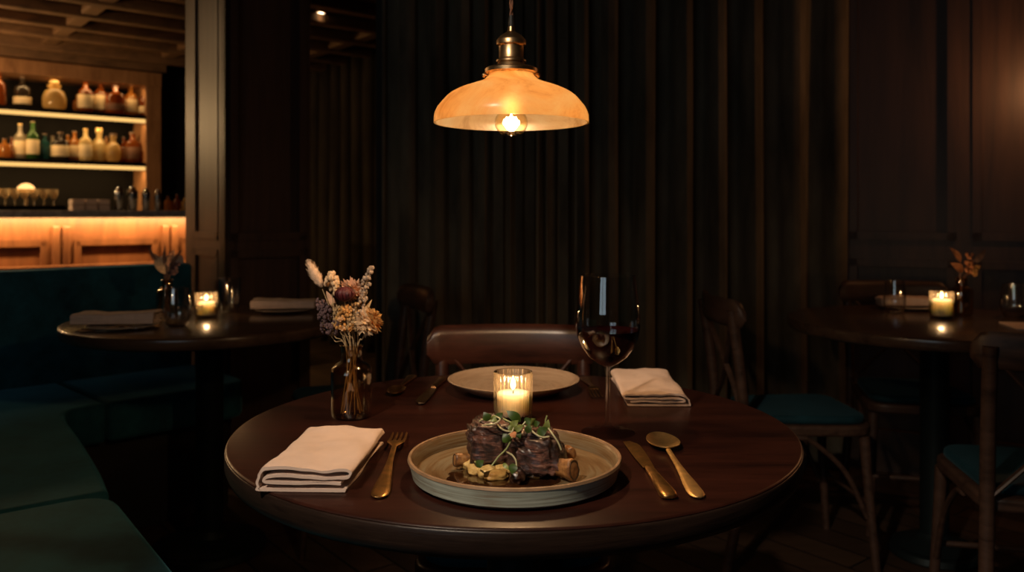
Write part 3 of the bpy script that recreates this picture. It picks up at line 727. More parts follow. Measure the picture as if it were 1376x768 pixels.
# ------------------------------------------------------------------ cutlery
def sect(x, y, z, w, t, n=10):
    out = []
    for j in range(n):
        a = 2*PI*j/n; c, s = math.cos(a), math.sin(a)
        out.append((x+math.copysign(abs(c)**.6, c)*w, y, z+math.copysign(abs(s)**.8, s)*t))
    return out
def handle_rings(L0, wid, zf):
    return [sect(0, L0*v, zf(v), w*wid, t) for v, w, t in ((0,.35,.0009),(.012,.62,.0014),(.05,.92,.0020),(.12,1.0,.0022),(.25,.88,.0024),(.45,.60,.0026),(.65,.40,.0026),(.85,.33,.0025),(1.0,.34,.0022))]
def fork(label, loc, rz, Lh, Lt, wid, material, group=None):
    zf = lambda v: .003+.0075*v*v
    m = MB().loft(handle_rings(Lh, .0115, zf))
    z0 = zf(1)
    sh = .28*Lt
    m.loft([sect(0, Lh-.001, z0, .0040, .0021), sect(0, Lh+sh*.35, z0+.0005, wid*.34, .0019), sect(0, Lh+sh*.7, z0+.0, wid*.48, .0017), sect(0, Lh+sh, z0-.001, wid*.5, .0015)])
    for k in range(4):
        x = (k-1.5)*wid*.268
        m.loft([sect(x, Lh+sh-.002, z0-.001, wid*.085, .0014, 8), sect(x, Lh+sh+(Lt-sh)*.5, z0-.0045, wid*.075, .0012, 8), sect(x, Lh+Lt-.004, z0-.005, wid*.055, .0010, 8), sect(x, Lh+Lt, z0-.0042, wid*.02, .0005, 8)])
    return tag(m.build('dinner_fork', material, None, loc, rz, angle=50), label, 'fork', group)
def spoon(label, loc, rz, Lh, Lb, wid, material, group=None):
    zf = lambda v: .003+.0028*v*v
    m = MB().loft(handle_rings(Lh, .0105, zf))
    z0 = zf(1); up, dn = [], []
    nr, na = 8, 32; vs = []; fs = []
    for layer in (0, 1):
        for i in range(nr+1):
            r = i/nr
            for j in range(na):
                a = 2*PI*j/na; yy = math.sin(a)*r; xx = math.cos(a)*r
                wx = wid/2*(1-.13*yy)
                z = z0+.0036-.0088*(1-r*r) + (0 if layer == 0 else -.0014) - .001*yy
                vs.append((xx*wx, Lh-.002+Lb/2*(1+yy), max(z, .0004)))
    W = (nr+1)*na
    for i in range(nr):
        for j in range(na):
            a, b = i*na+j, i*na+(j+1) % na
            fs.append((a, b, b+na, a+na)); fs.append((W+a, W+a+na, W+b+na, W+b))
    for j in range(na):
        a, b = nr*na+j, nr*na+(j+1) % na; fs.append((a, b, W+b, W+a))
    m.add(vs, fs)
    return tag(m.build('dinner_spoon', material, None, loc, rz, angle=50), label, 'spoon', group)
def knife(label, loc, rz, Lh, Lb, mh, mb_, group=None):
    t = thing('dinner_knife', label, 'knife', loc, rz, group)
    MB().loft([sect(0, Lh*v, .0045, w, th) for v, w, th in ((0,.006,.002),(.03,.0098,.0036),(.12,.0112,.0042),(.4,.0092,.0042),(.75,.0066,.0040),(.93,.0062,.0036),(1,.0052,.003))]).build('handle', mh, t, angle=50)
    rings = []
    for v in [i/12 for i in range(13)]:
        w = .0075+.0030*math.sin(min(1, v*1.6)*PI/2) if v < .75 else (.0105)*math.sqrt(max(.01, 1-((v-.75)/.25)**2))
        c = .0105-w if v >= .75 else 0
        th = .0011
        rings.append([(-w+c*-1, Lh+Lb*v, .0045), (0, Lh+Lb*v, .0045+th), (w-c*0, Lh+Lb*v, .0047), (0, Lh+Lb*v, .0045-th)])
    MB().loft(rings).build('blade', mb_, t, angle=20)
    return t
fork('gold fork between the beige napkin and the dinner plate', (-.159, .985, TZ), math.radians(2.6), .195, .088, .026, M['gold'])
knife('gold knife beside the dinner plate, its blade towards the wine glass foot', (.188, .982, TZ), math.radians(3.2), .115, .125, M['gold'], M['gold'])
spoon('gold spoon with its round bowl catching the lamplight, beside the knife', (.223, .985, TZ), math.radians(.3), .190, .090, .047, M['spoon_gold'])
# far place setting: seen handle-first from the other side
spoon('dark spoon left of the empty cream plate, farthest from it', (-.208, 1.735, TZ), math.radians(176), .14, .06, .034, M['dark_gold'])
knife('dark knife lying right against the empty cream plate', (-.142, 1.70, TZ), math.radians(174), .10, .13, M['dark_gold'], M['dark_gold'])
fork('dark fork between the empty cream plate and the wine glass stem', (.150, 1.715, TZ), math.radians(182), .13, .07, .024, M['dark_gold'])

# ------------------------------------------------------------------ votive candles
def votive(label, loc, R, H, wax_h, group, power):
    t = thing('votive_candle', label, 'candle', loc, 0, group)
    n = 168
    MB().lathe([(0,0),(R*.90,0),(R*.93,.003),(R*.95,.012),(R,H*.30),(R,H-.002),(R-.001,H),(R-.0032,H),(R-.004,H-.002),(R-.0042,.014),(R-.008,.009),(0,.008)], n, ribs=20, rib_amp=.0038, rib_z=(.011, H-.004)).build('glass_holder', M['votive_glass'], t, angle=180)
    r = R-.0065
    w = MB().lathe([(0,.010),(r*.97,.010),(r,.012),(r,wax_h-.001),(r*.96,wax_h+.0012),(r*.6,wax_h-.001),(0,wax_h-.0018)], 48).build('wax', M['wax'], t)
    MB().tube([(0,0,wax_h-.002),(.0006,0,wax_h+.004),(.001,0,wax_h+.008)], .0009, 6).build('wick', M['wick'], w)
    MB().lathe([(0,wax_h+.004),(.0032,wax_h+.008),(.0046,wax_h+.013),(.0036,wax_h+.019),(.0014,wax_h+.025),(0,wax_h+.028)], 14).build('flame', M['flame'], t)
    light('POINT', 'candle_light', Vector(loc)+Vector((0,0,wax_h+.022)), power, (1,.58,.27), .006)
    return t
votive('ribbed glass votive candle behind the plated meat', (.0018, 1.365, TZ), .0325, .081, .046, None, .42)
votive('lit glass votive candle on the table beside the banquette', (-1.012, 2.735, TZ), .036, .084, .05, None, .6)
votive('lit glass votive candle on the table by the panelled wall', (1.412, 2.715, TZ), .038, .090, .06, None, .6)

# ------------------------------------------------------------------ wine glass
WG = Vector((.1495, 1.288, TZ))
wg = thing('wine_glass', 'tall stemmed glass half full of red wine beside the plate', 'wine glass', WG)
bowl_o = [(.0055,.1035),(.016,.1085),(.030,.119),(.041,.134),(.0477,.150),(.0502,.166),(.0498,.182),(.0478,.205),(.0448,.230),(.0430,.2448)]
bowl_i = [(max(0, r-.0011), z+.0003 if i else z+.003) for i, (r, z) in enumerate(bowl_o)]
MB().lathe(bowl_o+[(.0424,.2452)]+bowl_i[::-1]+[(0,.1068)], 96).build('bowl', M['wine_glass'], wg)
MB().lathe([(0,0),(.040,0),(.0415,.0008),(.0418,.0016),(.030,.0032),(.014,.0062),(.0065,.0115),(.0044,.020),(.0038,.045),(.0036,.075),(.0040,.092),(.0054,.1034),(0,.1036)], 64).build('stem_and_foot', M['stem_glass'], wg)
wi = [(r-.0006, z) for r, z in bowl_i if z < .160]
MB().lathe([(0,.1074)]+wi[1:]+[(.0482,.1605),(.0470,.1603),(0,.1600)], 80).build('wine', M['wine'], wg)

# ------------------------------------------------------------------ water glasses
def tumbler(label, loc, R, H, group, prof):
    o = [(r*R, z*H) for r, z in prof]
    m = MB().lathe([(0,0)]+o+[(o[-1][0]-.0012, o[-1][1]+.0004)]+[(max(.001, r-.0016), z+.002) for r, z in o[::-1]]+[(0,.006)], 56)
    return tag(m.build('water_glass', M['clear_glass'], None, loc), label, 'glass', group)
STEMLESS = [(.55,0),(.72,.03),(.95,.20),(1,.38),(.96,.62),(.84,.98)]
STRAIGHT = [(.72,0),(.78,.03),(.90,.3),(.97,.7),(1,.99)]
tumbler('rounded stemless glass in front of the lit candle on the banquette table', (-1.022, 2.515, TZ), .0415, .118, None, STEMLESS)
tumbler('taller glass behind the lit candle on the banquette table', (-.985, 2.885, TZ), .037, .118, None, STRAIGHT)
tumbler('stemless glass beside the lit candle on the wall-side table', (1.325, 2.86, TZ), .037, .112, None, STEMLESS)
tumbler('stemless glass at the picture edge on the wall-side table', (1.665, 2.74, TZ), .042, .110, None, STEMLESS)

# ------------------------------------------------------------------ vases and dried flowers
VP = Vector((-.270, 1.390, TZ))
def vase(label, loc, s=1.0):
    o = [(.029,0),(.0325,.003),(.0338,.010),(.0340,.074),(.0325,.083),(.026,.0895),(.0192,.093),(.0176,.098),(.0176,.115),(.0195,.1175),(.0200,.120)]
    o = [(r*s, z*s) for r, z in o]
    m = MB().lathe([(0,0)]+o+[(.0185*s,.1212*s)]+[(r-.0022*s, z+.0015*s) for r, z in o[::-1]]+[(0,.006*s)], 64)
    return tag(m.build('glass_vase', M['brown_glass'], None, loc), label, 'vase')
vase('brown glass bottle vase on the large table, holding dried flowers', VP)
vase('dark vase with dried stems behind the stemless glass, banquette table', (-1.165, 2.79, TZ), 1.0)
vase('dark vase with orange dried stems on the wall-side table', (1.518, 2.79, TZ), 1.05)

def flower(name, label, vase_pos, foot, mouth, pts, r=.0009, group=None, stem='straw', s=1.0):
    """a stem from the vase's floor through its mouth to its head; returns the thing"""
    t = thing(name, label, 'flower', vase_pos, 0, group)
    path = smooth_path([foot, mouth]+[tuple(Vector(p)-Vector(vase_pos)) for p in pts], 8)
    MB().tube(path, r, 6).build('stem', M[stem], t)
    return t, path
def leaf_mesh(m, a, b, w, bend=.1, up=Vector((0,-1,.3))):
    """a pointed leaf from a to b with a folded midrib and its own thickness"""
    a, b = Vector(a), Vector(b); t = (b-a); Lf = t.length; t.normalize()
    sd = t.cross(up)
    sd = sd.normalized() if sd.length > 1e-4 else t.orthogonal().normalized()
    nn = sd.cross(t).normalized(); rings = []
    for i in range(9):
        v = i/8; hw = max(.02, math.sin(PI*v**.8))*w/2; c = a+t*Lf*v+nn*(bend*Lf*math.sin(PI*v)); th = w*.03+.00015
        rings.append([c-sd*hw+nn*hw*.25, c+nn*th, c+sd*hw+nn*hw*.25, c-nn*th])
    return m.loft(rings)
def fl(px, py, dy=0): return P(px, py, VP.y+dy)
rel = lambda p: tuple(Vector(p)-VP)
FG = 'dried flowers in the brown glass vase'
# bunny tail
def foot(a, r=.018): return (r*math.cos(a), r*math.sin(a), .008)
def mouth(a, r=.010): return (r*math.cos(a), r*math.sin(a), .118)
t, p = flower('dried_flower', 'fluffy pale bunny tail grass head leaning out farthest from the vase', VP, foot(.2), mouth(2.9), [fl(446,420), fl(433,388)], .0008, FG)
m = MB(); ax = (fl(414,351)-fl(433,387)); q = Vector((0,0,1)).rotation_difference(ax).to_matrix()
m.blob(rel(fl(424,369)), (.0080,.0080,.0235), 18, 14, .18, 5, m=q)
rn = random.Random(5)
for i in range(220):
    th, ph = math.acos(1-2*rn.random()), rn.random()*2*PI
    d = Vector((math.sin(th)*math.cos(ph), math.sin(th)*math.sin(ph), math.cos(th)))
    b = Vector(rel(fl(424,369)))+q@Vector((d.x*.0075, d.y*.0075, d.z*.0225)); e = b+q@(d*Vector((1,1,1)).length*.002+Vector((0,0,.0045)))
    m.tube([b, e], [.00028, .00008], 3)
m.build('seed_head', M['fluff'], t)
# oat head
t, p = flower('dried_flower', 'cream seed head standing upright beside the bunny tail', VP, foot(1.1), mouth(2.0), [fl(452,425), fl(446,395)], .0008, FG)
m = MB(); rn = random.Random(2)
for i in range(46):
    v = rn.random(); a = rn.random()*2*PI; rr = .0105*math.sin(PI*(.12+.8*v))
    m.blob(Vector(rel(fl(446,393)))+Vector((math.cos(a)*rr, math.sin(a)*rr, -.002+.036*v)), (.0032,.0032,.0044), 8, 6, .3, 4, seed=i)
m.build('seed_head', M['cream'], t)
def petals(c, n, Lp, w, tilt, r0, seed, up=.5):
    m = MB(); rn = random.Random(seed); ax = Vector((0,-.75,.66)).normalized(); q = Vector((0,0,1)).rotation_difference(ax).to_matrix()
    for i in range(n):
        a = 2.39996*i + rn.random()*.3; k = (i+.5)/n
        el = tilt*(1-k)+1.35*k; d = q@Vector((math.cos(a)*math.cos(el), math.sin(a)*math.cos(el), math.sin(el)))
        s = q@Vector((math.cos(a), math.sin(a), 0))*r0*(1-k)
        leaf_mesh(m, Vector(c)+s, Vector(c)+s+d*Lp*(.8+.3*rn.random()), w, -.22, q@Vector((0,0,1)))
    return m
def petal_ball(c, n, R, w, seed, keep=lambda d: True):
    m = MB(); rn = random.Random(seed)
    for i in range(n):
        z = 1-2*(i+.5)/n; a = 2.39996*i; rr = math.sqrt(1-z*z); d = Vector((rr*math.cos(a), rr*math.sin(a), z))
        if not keep(d): continue
        k = R*(.85+.3*rn.random())
        b = (d+Vector((rn.uniform(-.35,.35), rn.uniform(-.35,.35), rn.uniform(0,.55)))).normalized()
        leaf_mesh(m, Vector(c)+d*R*.35, Vector(c)+d*R*.35+b*k*.72, w, .2*rn.uniform(-1,1), d.orthogonal())
    return m
# rose over pale pink bloom
t, p = flower('dried_flower', 'pale pink papery bloom behind the dark red rosebud', VP, foot(2.2), mouth(1.2), [fl(470,425,.006), fl(469,396,.006)], .0010, FG)
petal_ball(rel(fl(471,390,.006)), 70, .021, .011, 3).build('petals', M['pink'], t)
t, p = flower('dried_flower', 'dark red rosebud at the middle of the bouquet', VP, foot(3.0), mouth(4.6), [fl(466,425,-.006), fl(463,404,-.012)], .0011, FG)
m = MB().blob(rel(fl(463,395,-.014)), (.0115,.0115,.0125), 20, 14, .12, 3)
cR = Vector(rel(fl(463,395,-.014)))
for i in range(16):
    a = 2.39996*i; lo = cR+Vector((math.cos(a)*.007, math.sin(a)*.007, -.011)); k = .0115+.002*(i % 3)*.5
    mid = cR+Vector((math.cos(a)*k, math.sin(a)*k, 0)); hi = cR+Vector((math.cos(a+.4)*.006, math.sin(a+.4)*.006, .0125))
    leaf_mesh(m, lo, hi, .013, .32, Vector((math.cos(a), math.sin(a), 0)).cross(Vector((0,0,1))).cross(Vector((0,0,1)))*-1)
m.build('petals', M['rose'], t)
# cream strawflower
t, p = flower('dried_flower', 'large cream and golden strawflower on the candle side of the bouquet', VP, foot(4.0), mouth(.2), [fl(487,455), fl(493,440)], .0011, FG)
petal_ball(rel(fl(495,433,-.004)), 110, .0235, .0125, 14, lambda d: d.x+.4*d.z < .25).build('petals', M['cream'], t)
petal_ball(rel(fl(495,433,-.004)), 110, .0235, .0125, 15, lambda d: d.x+.4*d.z >= .2).build('outer_petals', M['golden'], t)
MB().blob(rel(fl(495,433,-.004)), (.011,.011,.011), 14, 10, .3, 5).build('flower_centre', M['cream'], t)
# sprigs of little buds
def sprig(label, stem_pts, mt, rad, n, size, seed, f_a, m_a, head_from=.45, stem='straw'):
    t, path = flower('dried_sprig', label, VP, foot(f_a), mouth(m_a), stem_pts, .0007, FG, stem)
    m = MB(); mb_ = MB(); rn = random.Random(seed); k = len(path)
    for i in range(n):
        v = head_from+(1-head_from)*rn.random(); b = path[min(k-1, int(v*(k-1)))]
        a = rn.random()*2*PI; rr = rad*(.35+.75*rn.random())*(1.15-.75*(v-head_from)/(1-head_from))
        e = b+Vector((math.cos(a)*rr, math.sin(a)*rr*.8, .35*rr+.004*rn.random()))
        m.tube([b, (b+e)/2+Vector((0,0,.001)), e], [.0004,.0003,.0003], 4)
        z = size*1.25*(.7+.6*rn.random()); mb_.blob(e, (z,z,z*1.25), 8, 6, .35, 4, seed=i)
    m.build('twigs', M[stem], t); mb_.build('buds', M[mt], t)
    return t
sprig('dusky mauve sprig low on the bouquet, away from the candle', [fl(450,452), fl(440,430), fl(430,405)], 'mauve', .018, 150, .0020, 21, .5, 3.4, .52)
sprig('second mauve sprig, drooping lowest beside the bottle neck', [fl(450,458,.006), fl(440,440,.01), fl(434,425,.012)], 'mauve', .014, 90, .0020, 22, .9, 3.8, .6)
sprig('tall grey-brown sprig rising highest at the back of the bouquet', [fl(479,430,.004), fl(488,395,.006), fl(499,358,.006)], 'greybud', .011, 110, .0019, 23, 3.6, .6, .5)
sprig('golden bud sprig in the centre below the red rosebud', [fl(465,440,-.004), fl(463,412,-.006)], 'golden', .018, 100, .0019, 24, 4.4, 4.8, .55)
sprig('second golden bud sprig between the rosebud and the strawflower', [fl(473,440,-.002), fl(476,408,-.002)], 'straw', .016, 100, .0019, 25, 5.2, 5.2, .55)
sprig('fine pale sprig filling the gap behind the mauve one', [fl(456,440,.006), fl(449,408,.008)], 'straw', .016, 100, .0016, 26, 5.8, 2.6, .55)
# small white flowers low in front
for i, (px, py) in enumerate(((457,429), (470,442), (459,441))):
    t, p = flower('dried_flower', ('tiny white flower highest of the three above the vase mouth','tiny yellow flower nearest the strawflower above the vase mouth','tiny white flower lowest of the three above the vase mouth')[i], VP, foot(i*2+.7), mouth(4.7+i*.5), [fl(px,py+8,-.012), fl(px,py,-.016)], .0006, FG)
    petals(rel(fl(px,py,-.017)), 14, .0055, .004, .1, .001, i).build('petals', M['golden' if i == 1 else 'cream'], t)
for i, (a, b, lab) in enumerate((((480,440),(500,402),'pale narrow leaf behind the strawflower'), ((452,415),(438,390),'pale narrow leaf between bunny tail and seed head'))):
    t, p = flower('dried_leaf', lab, VP, foot(i*3+1.5), mouth(i*2.5+.4), [fl(*a, .012)], .0007, FG)
    leaf_mesh(MB(), rel(fl(*a, .012)), rel(fl(*b, .012)), .011, .08).build('blade', M['straw' if i == 0 else 'pink'], t)

# far bouquets
def far_bouquet(vp, stems, group):
    vp = Vector(vp)
    for (kind, a, b, mt, w, lab) in stems:
        pa, pb = P(*a, vp.y), P(*b, vp.y)
        t = thing('dried_flower', lab, 'flower', vp, 0, group)
        ra, rb = pa-vp, pb-vp
        MB().tube(smooth_path([(rb.x*-.15,0,.01), (rb.x*.12,0,.122), tuple(ra)], 6), .0014, 6).build('stem', M['brown_leaf'], t)
        if kind == 'leaf': leaf_mesh(MB(), ra, rb, w, .12).build('blade', M[mt], t)
        else:
            m = MB(); rn = random.Random(int(a[0]))
            for i in range(26):
                v = rn.random(); q = ra.lerp(rb, v)+Vector((rn.uniform(-1,1), rn.uniform(-1,1), rn.uniform(-.5,.5)))*w
                m.blob(q, (.005,.005,.006), 8, 6, .3, 4, seed=i)
            m.build('buds', M[mt], t)
far_bouquet((-1.165,2.79,TZ), [
 ('leaf',(222,368),(208,340),'cream',.030,'broad pale dried petal in the banquette table vase'),
 ('leaf',(228,362),(246,335),'brown_leaf',.016,'brown leaf leaning towards the pillar in the banquette table vase'),
 ('leaf',(216,360),(199,330),'brown_leaf',.014,'thin brown leaf leaning towards the bar in the banquette table vase'),
 ('buds',(226,362),(229,338),'pink',.010,'pink seed head upright in the banquette table vase'),
 ('leaf',(224,366),(222,328),'brown_leaf',.014,'thin brown leaf upright in the banquette table vase'),
 ('buds',(232,368),(240,352),'mauve',.010,'mauve bud cluster low in the banquette table vase')], 'dried stems on the banquette table')
far_bouquet((1.518,2.79,TZ), [
 ('leaf',(1294,365),(1277,353),'orange_leaf',.030,'broad orange leaf low in the wall-side table vase'),
 ('leaf',(1291,352),(1276,332),'orange_leaf',.022,'upright orange leaf in the wall-side table vase'),
 ('leaf',(1306,356),(1325,334),'brown_leaf',.020,'brown leaf leaning to the picture edge in the wall-side vase'),
 ('buds',(1301,366),(1304,340),'orange_leaf',.011,'orange bud cluster in the middle of the wall-side vase'),
 ('buds',(1306,368),(1312,358),'golden',.010,'golden buds low in the wall-side vase')], 'dried stems on the wall-side table')

# ------------------------------------------------------------------ side table settings
def at(px, py, z): d = F*(CH-z)/(py-HZ); return Vector(((px-CX)*d/F, d, z))
plate('side_plate', 'pale plate under the rolled napkin at the banquette end of the small table', (-1.165, 2.475, TZ), .100, .012, .055, False, M['white_plate'], M['white_plate'], M['white_plate'])
plate('side_plate', 'pale plate under the napkin beyond the candle, banquette table', (-.800, 2.90, TZ), .10, .012, .06, False, M['white_plate'], M['white_plate'], M['white_plate'])
plate('side_plate', 'pale plate under the napkin behind the glass on the wall-side table', (1.43, 2.985, TZ), .10, .012, .06, False, M['white_plate'], M['white_plate'], M['white_plate'])
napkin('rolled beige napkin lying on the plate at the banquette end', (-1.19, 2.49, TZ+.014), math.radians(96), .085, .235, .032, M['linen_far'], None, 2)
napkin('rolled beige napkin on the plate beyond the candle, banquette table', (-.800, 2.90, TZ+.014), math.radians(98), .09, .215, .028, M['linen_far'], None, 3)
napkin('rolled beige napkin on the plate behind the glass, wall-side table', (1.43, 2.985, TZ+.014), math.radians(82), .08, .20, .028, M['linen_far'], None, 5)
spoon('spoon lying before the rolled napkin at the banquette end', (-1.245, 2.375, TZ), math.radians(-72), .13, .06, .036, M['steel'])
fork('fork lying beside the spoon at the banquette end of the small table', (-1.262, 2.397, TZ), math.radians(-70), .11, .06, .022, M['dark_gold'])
m = MB(); rings = []
lc = Vector((1.63, 2.475))
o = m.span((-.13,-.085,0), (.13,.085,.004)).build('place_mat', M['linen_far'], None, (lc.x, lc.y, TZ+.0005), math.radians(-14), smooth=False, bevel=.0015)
tag(o, 'beige cloth place mat at the picture edge on the wall-side table', 'place mat')
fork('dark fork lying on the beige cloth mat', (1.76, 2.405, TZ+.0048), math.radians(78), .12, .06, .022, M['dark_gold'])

# ------------------------------------------------------------------ the dish
FZ = TZ+.0072
def on(px, py, z): return at(px, py, z)
# gravy pool
m = MB(); ring_t, ring_b, ring_m = [], [], []
for j in range(64):
    a = 2*PI*j/64; k = 1+.16*noise.noise(Vector((math.cos(a)*1.7, math.sin(a)*1.7, 3)))+.07*noise.noise(Vector((math.cos(a)*5, math.sin(a)*5, 8)))
    x, y = -.010+.074*k*math.cos(a), 1.040+.047*k*math.sin(a)
    ring_b.append((x, y, FZ-.0004)); ring_m.append((x*.985-.00015, 1.04+(y-1.04)*.985, FZ+.0010)); ring_t.append((-.01+(x+.01)*.93, 1.04+(y-1.04)*.93, FZ+.0016))
m.loft([ring_b, ring_m, ring_t]); tag(m.build('gravy_pool', M['sauce']), 'glossy dark gravy pooled under the meat on the plate', 'gravy')
# puree
m = MB()
for i, (px, py, r) in enumerate(((633,623,.013), (642,630,.014), (655,634,.0135), (664,627,.014), (674,632,.012), (650,620,.014), (672,620,.012), (684,626,.012))):
    c = on(px, py, FZ+.006); m.blob((c.x, c.y, FZ+.0068), (r, r*.95, .0088), 30, 18, .22, 1.7, seed=i)
tag(m.build('mashed_potato', M['puree'], merge=0), 'lumpy yellow mash in front of the braised meat', 'mash')
def meat(label, c, rad, rz, seed, tilt, bone, mt='meat', fz=.3):
    t = thing('short_rib', label, 'meat', (c[0], c[1], FZ+.001), rz)
    m = MB(); seg, rg = 84, 56; vs = []; fs = []
    for i in range(rg+1):
        th = PI*i/rg
        for j in range(seg):
            ph = 2*PI*j/seg
            d = Vector((math.sin(th)*math.cos(ph), math.sin(th)*math.sin(ph), math.cos(th)))
            e = Vector([math.copysign(abs(x)**.68, x) for x in d])
            f = 1+.22*noise.noise(d*1.6+Vector((seed,0,0)))+.10*noise.noise(d*3.4+Vector((seed,5,0)))
            g = noise.noise(Vector((d.x*3+seed, d.y*3, (d.z+fz*d.x)*7)))       # fibres lying across
            f += .10*g+.035*noise.noise(d*9+Vector((seed,2,1)))+.02*noise.noise(d*19)
            p = Vector((e.x*rad[0], e.y*rad[1], e.z*rad[2]))*f
            p.x += tilt*p.z
            vs.append((p.x, p.y, max(p.z+rad[2]*.97, .0)))
    for i in range(rg):
        for j in range(seg): fs.append((i*seg+j, (i+1)*seg+j, (i+1)*seg+(j+1) % seg, i*seg+(j+1) % seg))
    m.add(vs, fs); m.build('meat', M[mt], t, angle=75)
    a, b, r0, r1 = bone
    a, b = Vector(a), Vector(b); ax = (b-a).normalized()
    q = Vector((0,0,1)).rotation_difference(ax).to_matrix(); Lb = (b-a).length
    rings = []
    for v, k in ((0,.75),(.05,1),(.35,.9),(.7,.95),(.92,1.12),(.985,1.1),(1,1.02)):
        rings.append([a+ax*Lb*v+q@Vector((math.cos(2*PI*j/28)*r0*k*(1+.12*noise.noise(Vector((j*.5, v*3, seed)))), math.sin(2*PI*j/28)*r1*k*(1+.12*noise.noise(Vector((j*.5, v*3, seed+4)))), 0)) for j in range(28)])
    bo = MB().loft(rings).build('bone', M['bone'], t, angle=60)
    MB().loft([[p*.0+(b+(p-b)*.97)+ax*k2 for p in rings[-1]] for k2 in (-.0005, .0006)]+[[b+(p-b)*.5+ax*-.0008 for p in rings[-1]]]).build('bone_end', M['marrow'], bo, angle=60)
    return t
meat('braised short rib chunk on the fork side, its pale bone end behind it', (-.0255, 1.078), (.0330,.030,.0335), math.radians(8), 1.3, -.10, ((-.006,.014,.010), (-.049,.004,.0125), .0085, .0070))
meat('braised short rib chunk on the knife side with a thick roasted bone end', (.0320, 1.058), (.0335,.031,.0290), math.radians(-14), 5.7, -.12, ((.010,-.004,.0145), (.052,-.022,.0150), .0135, .0105), 'meat_dark', .9)
def chunk(name, label, cat, px, py, rad, mt, rz, seed, z=FZ):
    c = on(px, py, z+rad[2]*.8)
    o = MB().blob((0,0,rad[2]*.92), rad, 28, 18, .3, 1.8, .85, seed).build(name, M[mt], None, (c.x, c.y, z), rz); return tag(o, label, cat)
chunk('roast_potato', 'small golden potato piece at the front edge of the gravy', 'potato', 667, 639, (.015,.008,.0065), 'potato', .2, 1)
chunk('roast_potato', 'larger orange-gold potato wedge below the gap between the meat chunks', 'potato', 711, 634, (.017,.010,.0090), 'potato', -.35, 2)
chunk('roast_mushroom', 'dark braised mushroom at the front between mash and potato wedge', 'mushroom', 695, 641, (.010,.008,.0085), 'mushroom', .1, 3)
chunk('roast_mushroom', 'large dark mushroom leaning on the meat above the mash', 'mushroom', 679, 620, (.015,.011,.0150), 'mushroom', .3, 5)
chunk('roast_mushroom', 'brown crusty piece behind the roasted bone end', 'mushroom', 762, 610, (.012,.010,.0100), 'bone', .3, 8)
# microgreens
def green(label, stem, leaves, mt_stem='stem_green'):
    pts = [P(*q) for q in stem]; b = pts[0]
    t = thing('herb_sprig', label, 'herb', b, 0, 'green sprouts on the meat')
    MB().tube([p-b for p in smooth_path([tuple(p) for p in pts], 7)], .00105, 6).build('stem', M[mt_stem], t)
    for (a, c, w, mt) in leaves: leaf_mesh(MB(), P(*a)-b, P(*c)-b, w*1.12, .15).build('leaf', M[mt], t)
d1, d2 = 1.048, 1.030
green('curling sprout at the top of the fork-side chunk', [(644,566,1.060),(650,563,1.05),(658,565,1.046),(666,563,1.05),(673,559,1.055)], [((657,565,1.046),(650,553,1.046),.010,'leaf_green'), ((666,563,1.05),(676,554,1.05),.008,'leaf_green')], 'stem_pale')
green('sprout with the dark pointed leaf against the candle', [(676,562,1.05),(684,566,1.045),(694,570,1.04),(706,572,1.04)], [((700,566,1.04),(680,551,1.04),.011,'leaf_green'), ((685,574,1.036),(697,564,1.036),.008,'leaf_light'), ((690,580,1.032),(704,570,1.032),.007,'leaf_light')], 'stem_green')
green('long pale sprout lying over the knife-side chunk', [(702,570,1.04),(713,577,1.032),(720,583,1.028),(729,587,1.026),(738,586,1.028)], [((722,583,1.03),(736,574,1.03),.010,'leaf_green'), ((708,582,1.032),(712,568,1.032),.008,'leaf_green')], 'stem_pale')
green('upright sprout standing tallest at the knife-side end', [(732,584,1.04),(734,575,1.036),(733,566,1.034),(735,558,1.034)], [((733,578,1.036),(737,563,1.034),.008,'leaf_light'), ((731,582,1.036),(725,572,1.034),.008,'leaf_green')], 'stem_green')
green('thin sprout drooping down the end of the knife-side chunk', [(737,575,1.03),(744,585,1.02),(750,594,1.018),(754,604,1.018)], [], 'stem_pale')
green('long sprout hanging down the front between both chunks', [(688,582,1.04),(687,590,1.026),(680,603,1.016),(670,613,1.010),(661,625,1.006)], [((684,594,1.022),(676,582,1.024),.011,'leaf_green')], 'stem_green')
green('short sprout with a green leaf hanging low over the front mushroom', [(681,607,1.02),(688,611,1.008),(693,618,1.002),(694,626,.998)], [((690,622,1.0),(688,637,.995),.010,'leaf_green'), ((676,622,1.006),(684,631,1.0),.005,'leaf_light')], 'stem_pale')
green('little green leaf resting on the mash', [(638,620,1.03),(643,622,1.022),(648,621,1.022)], [((640,626,1.02),(650,618,1.02),.009,'leaf_green')], 'stem_green')

green('sprout arching between the candle side of both chunks', [(668,570,1.06),(676,577,1.045),(688,579,1.036),(699,574,1.036),(707,565,1.04)], [((694,577,1.036),(699,590,1.03),.008,'leaf_green'), ((705,568,1.04),(714,562,1.04),.009,'leaf_green')], 'stem_pale')
green('reddish-leaved tiny sprout near the middle of the meat', [(683,584,1.03),(688,580,1.024),(690,574,1.026)], [((688,580,1.024),(692,588,1.02),.008,'orange_leaf'), ((689,577,1.025),(682,572,1.026),.007,'leaf_light')], 'stem_pale')
green('pale looping sprout over the fork-side chunk', [(648,572,1.05),(655,570,1.04),(664,569,1.036),(672,563,1.04),(664,558,1.05)], [((660,560,1.05),(668,566,1.045),.008,'leaf_light')], 'stem_pale')
green('leafy sprout tucked behind the top of the knife-side chunk', [(712,578,1.06),(716,572,1.055),(719,565,1.055)], [((717,570,1.055),(726,567,1.05),.008,'leaf_green'), ((718,568,1.055),(711,562,1.05),.009,'leaf_light')], 'stem_green')

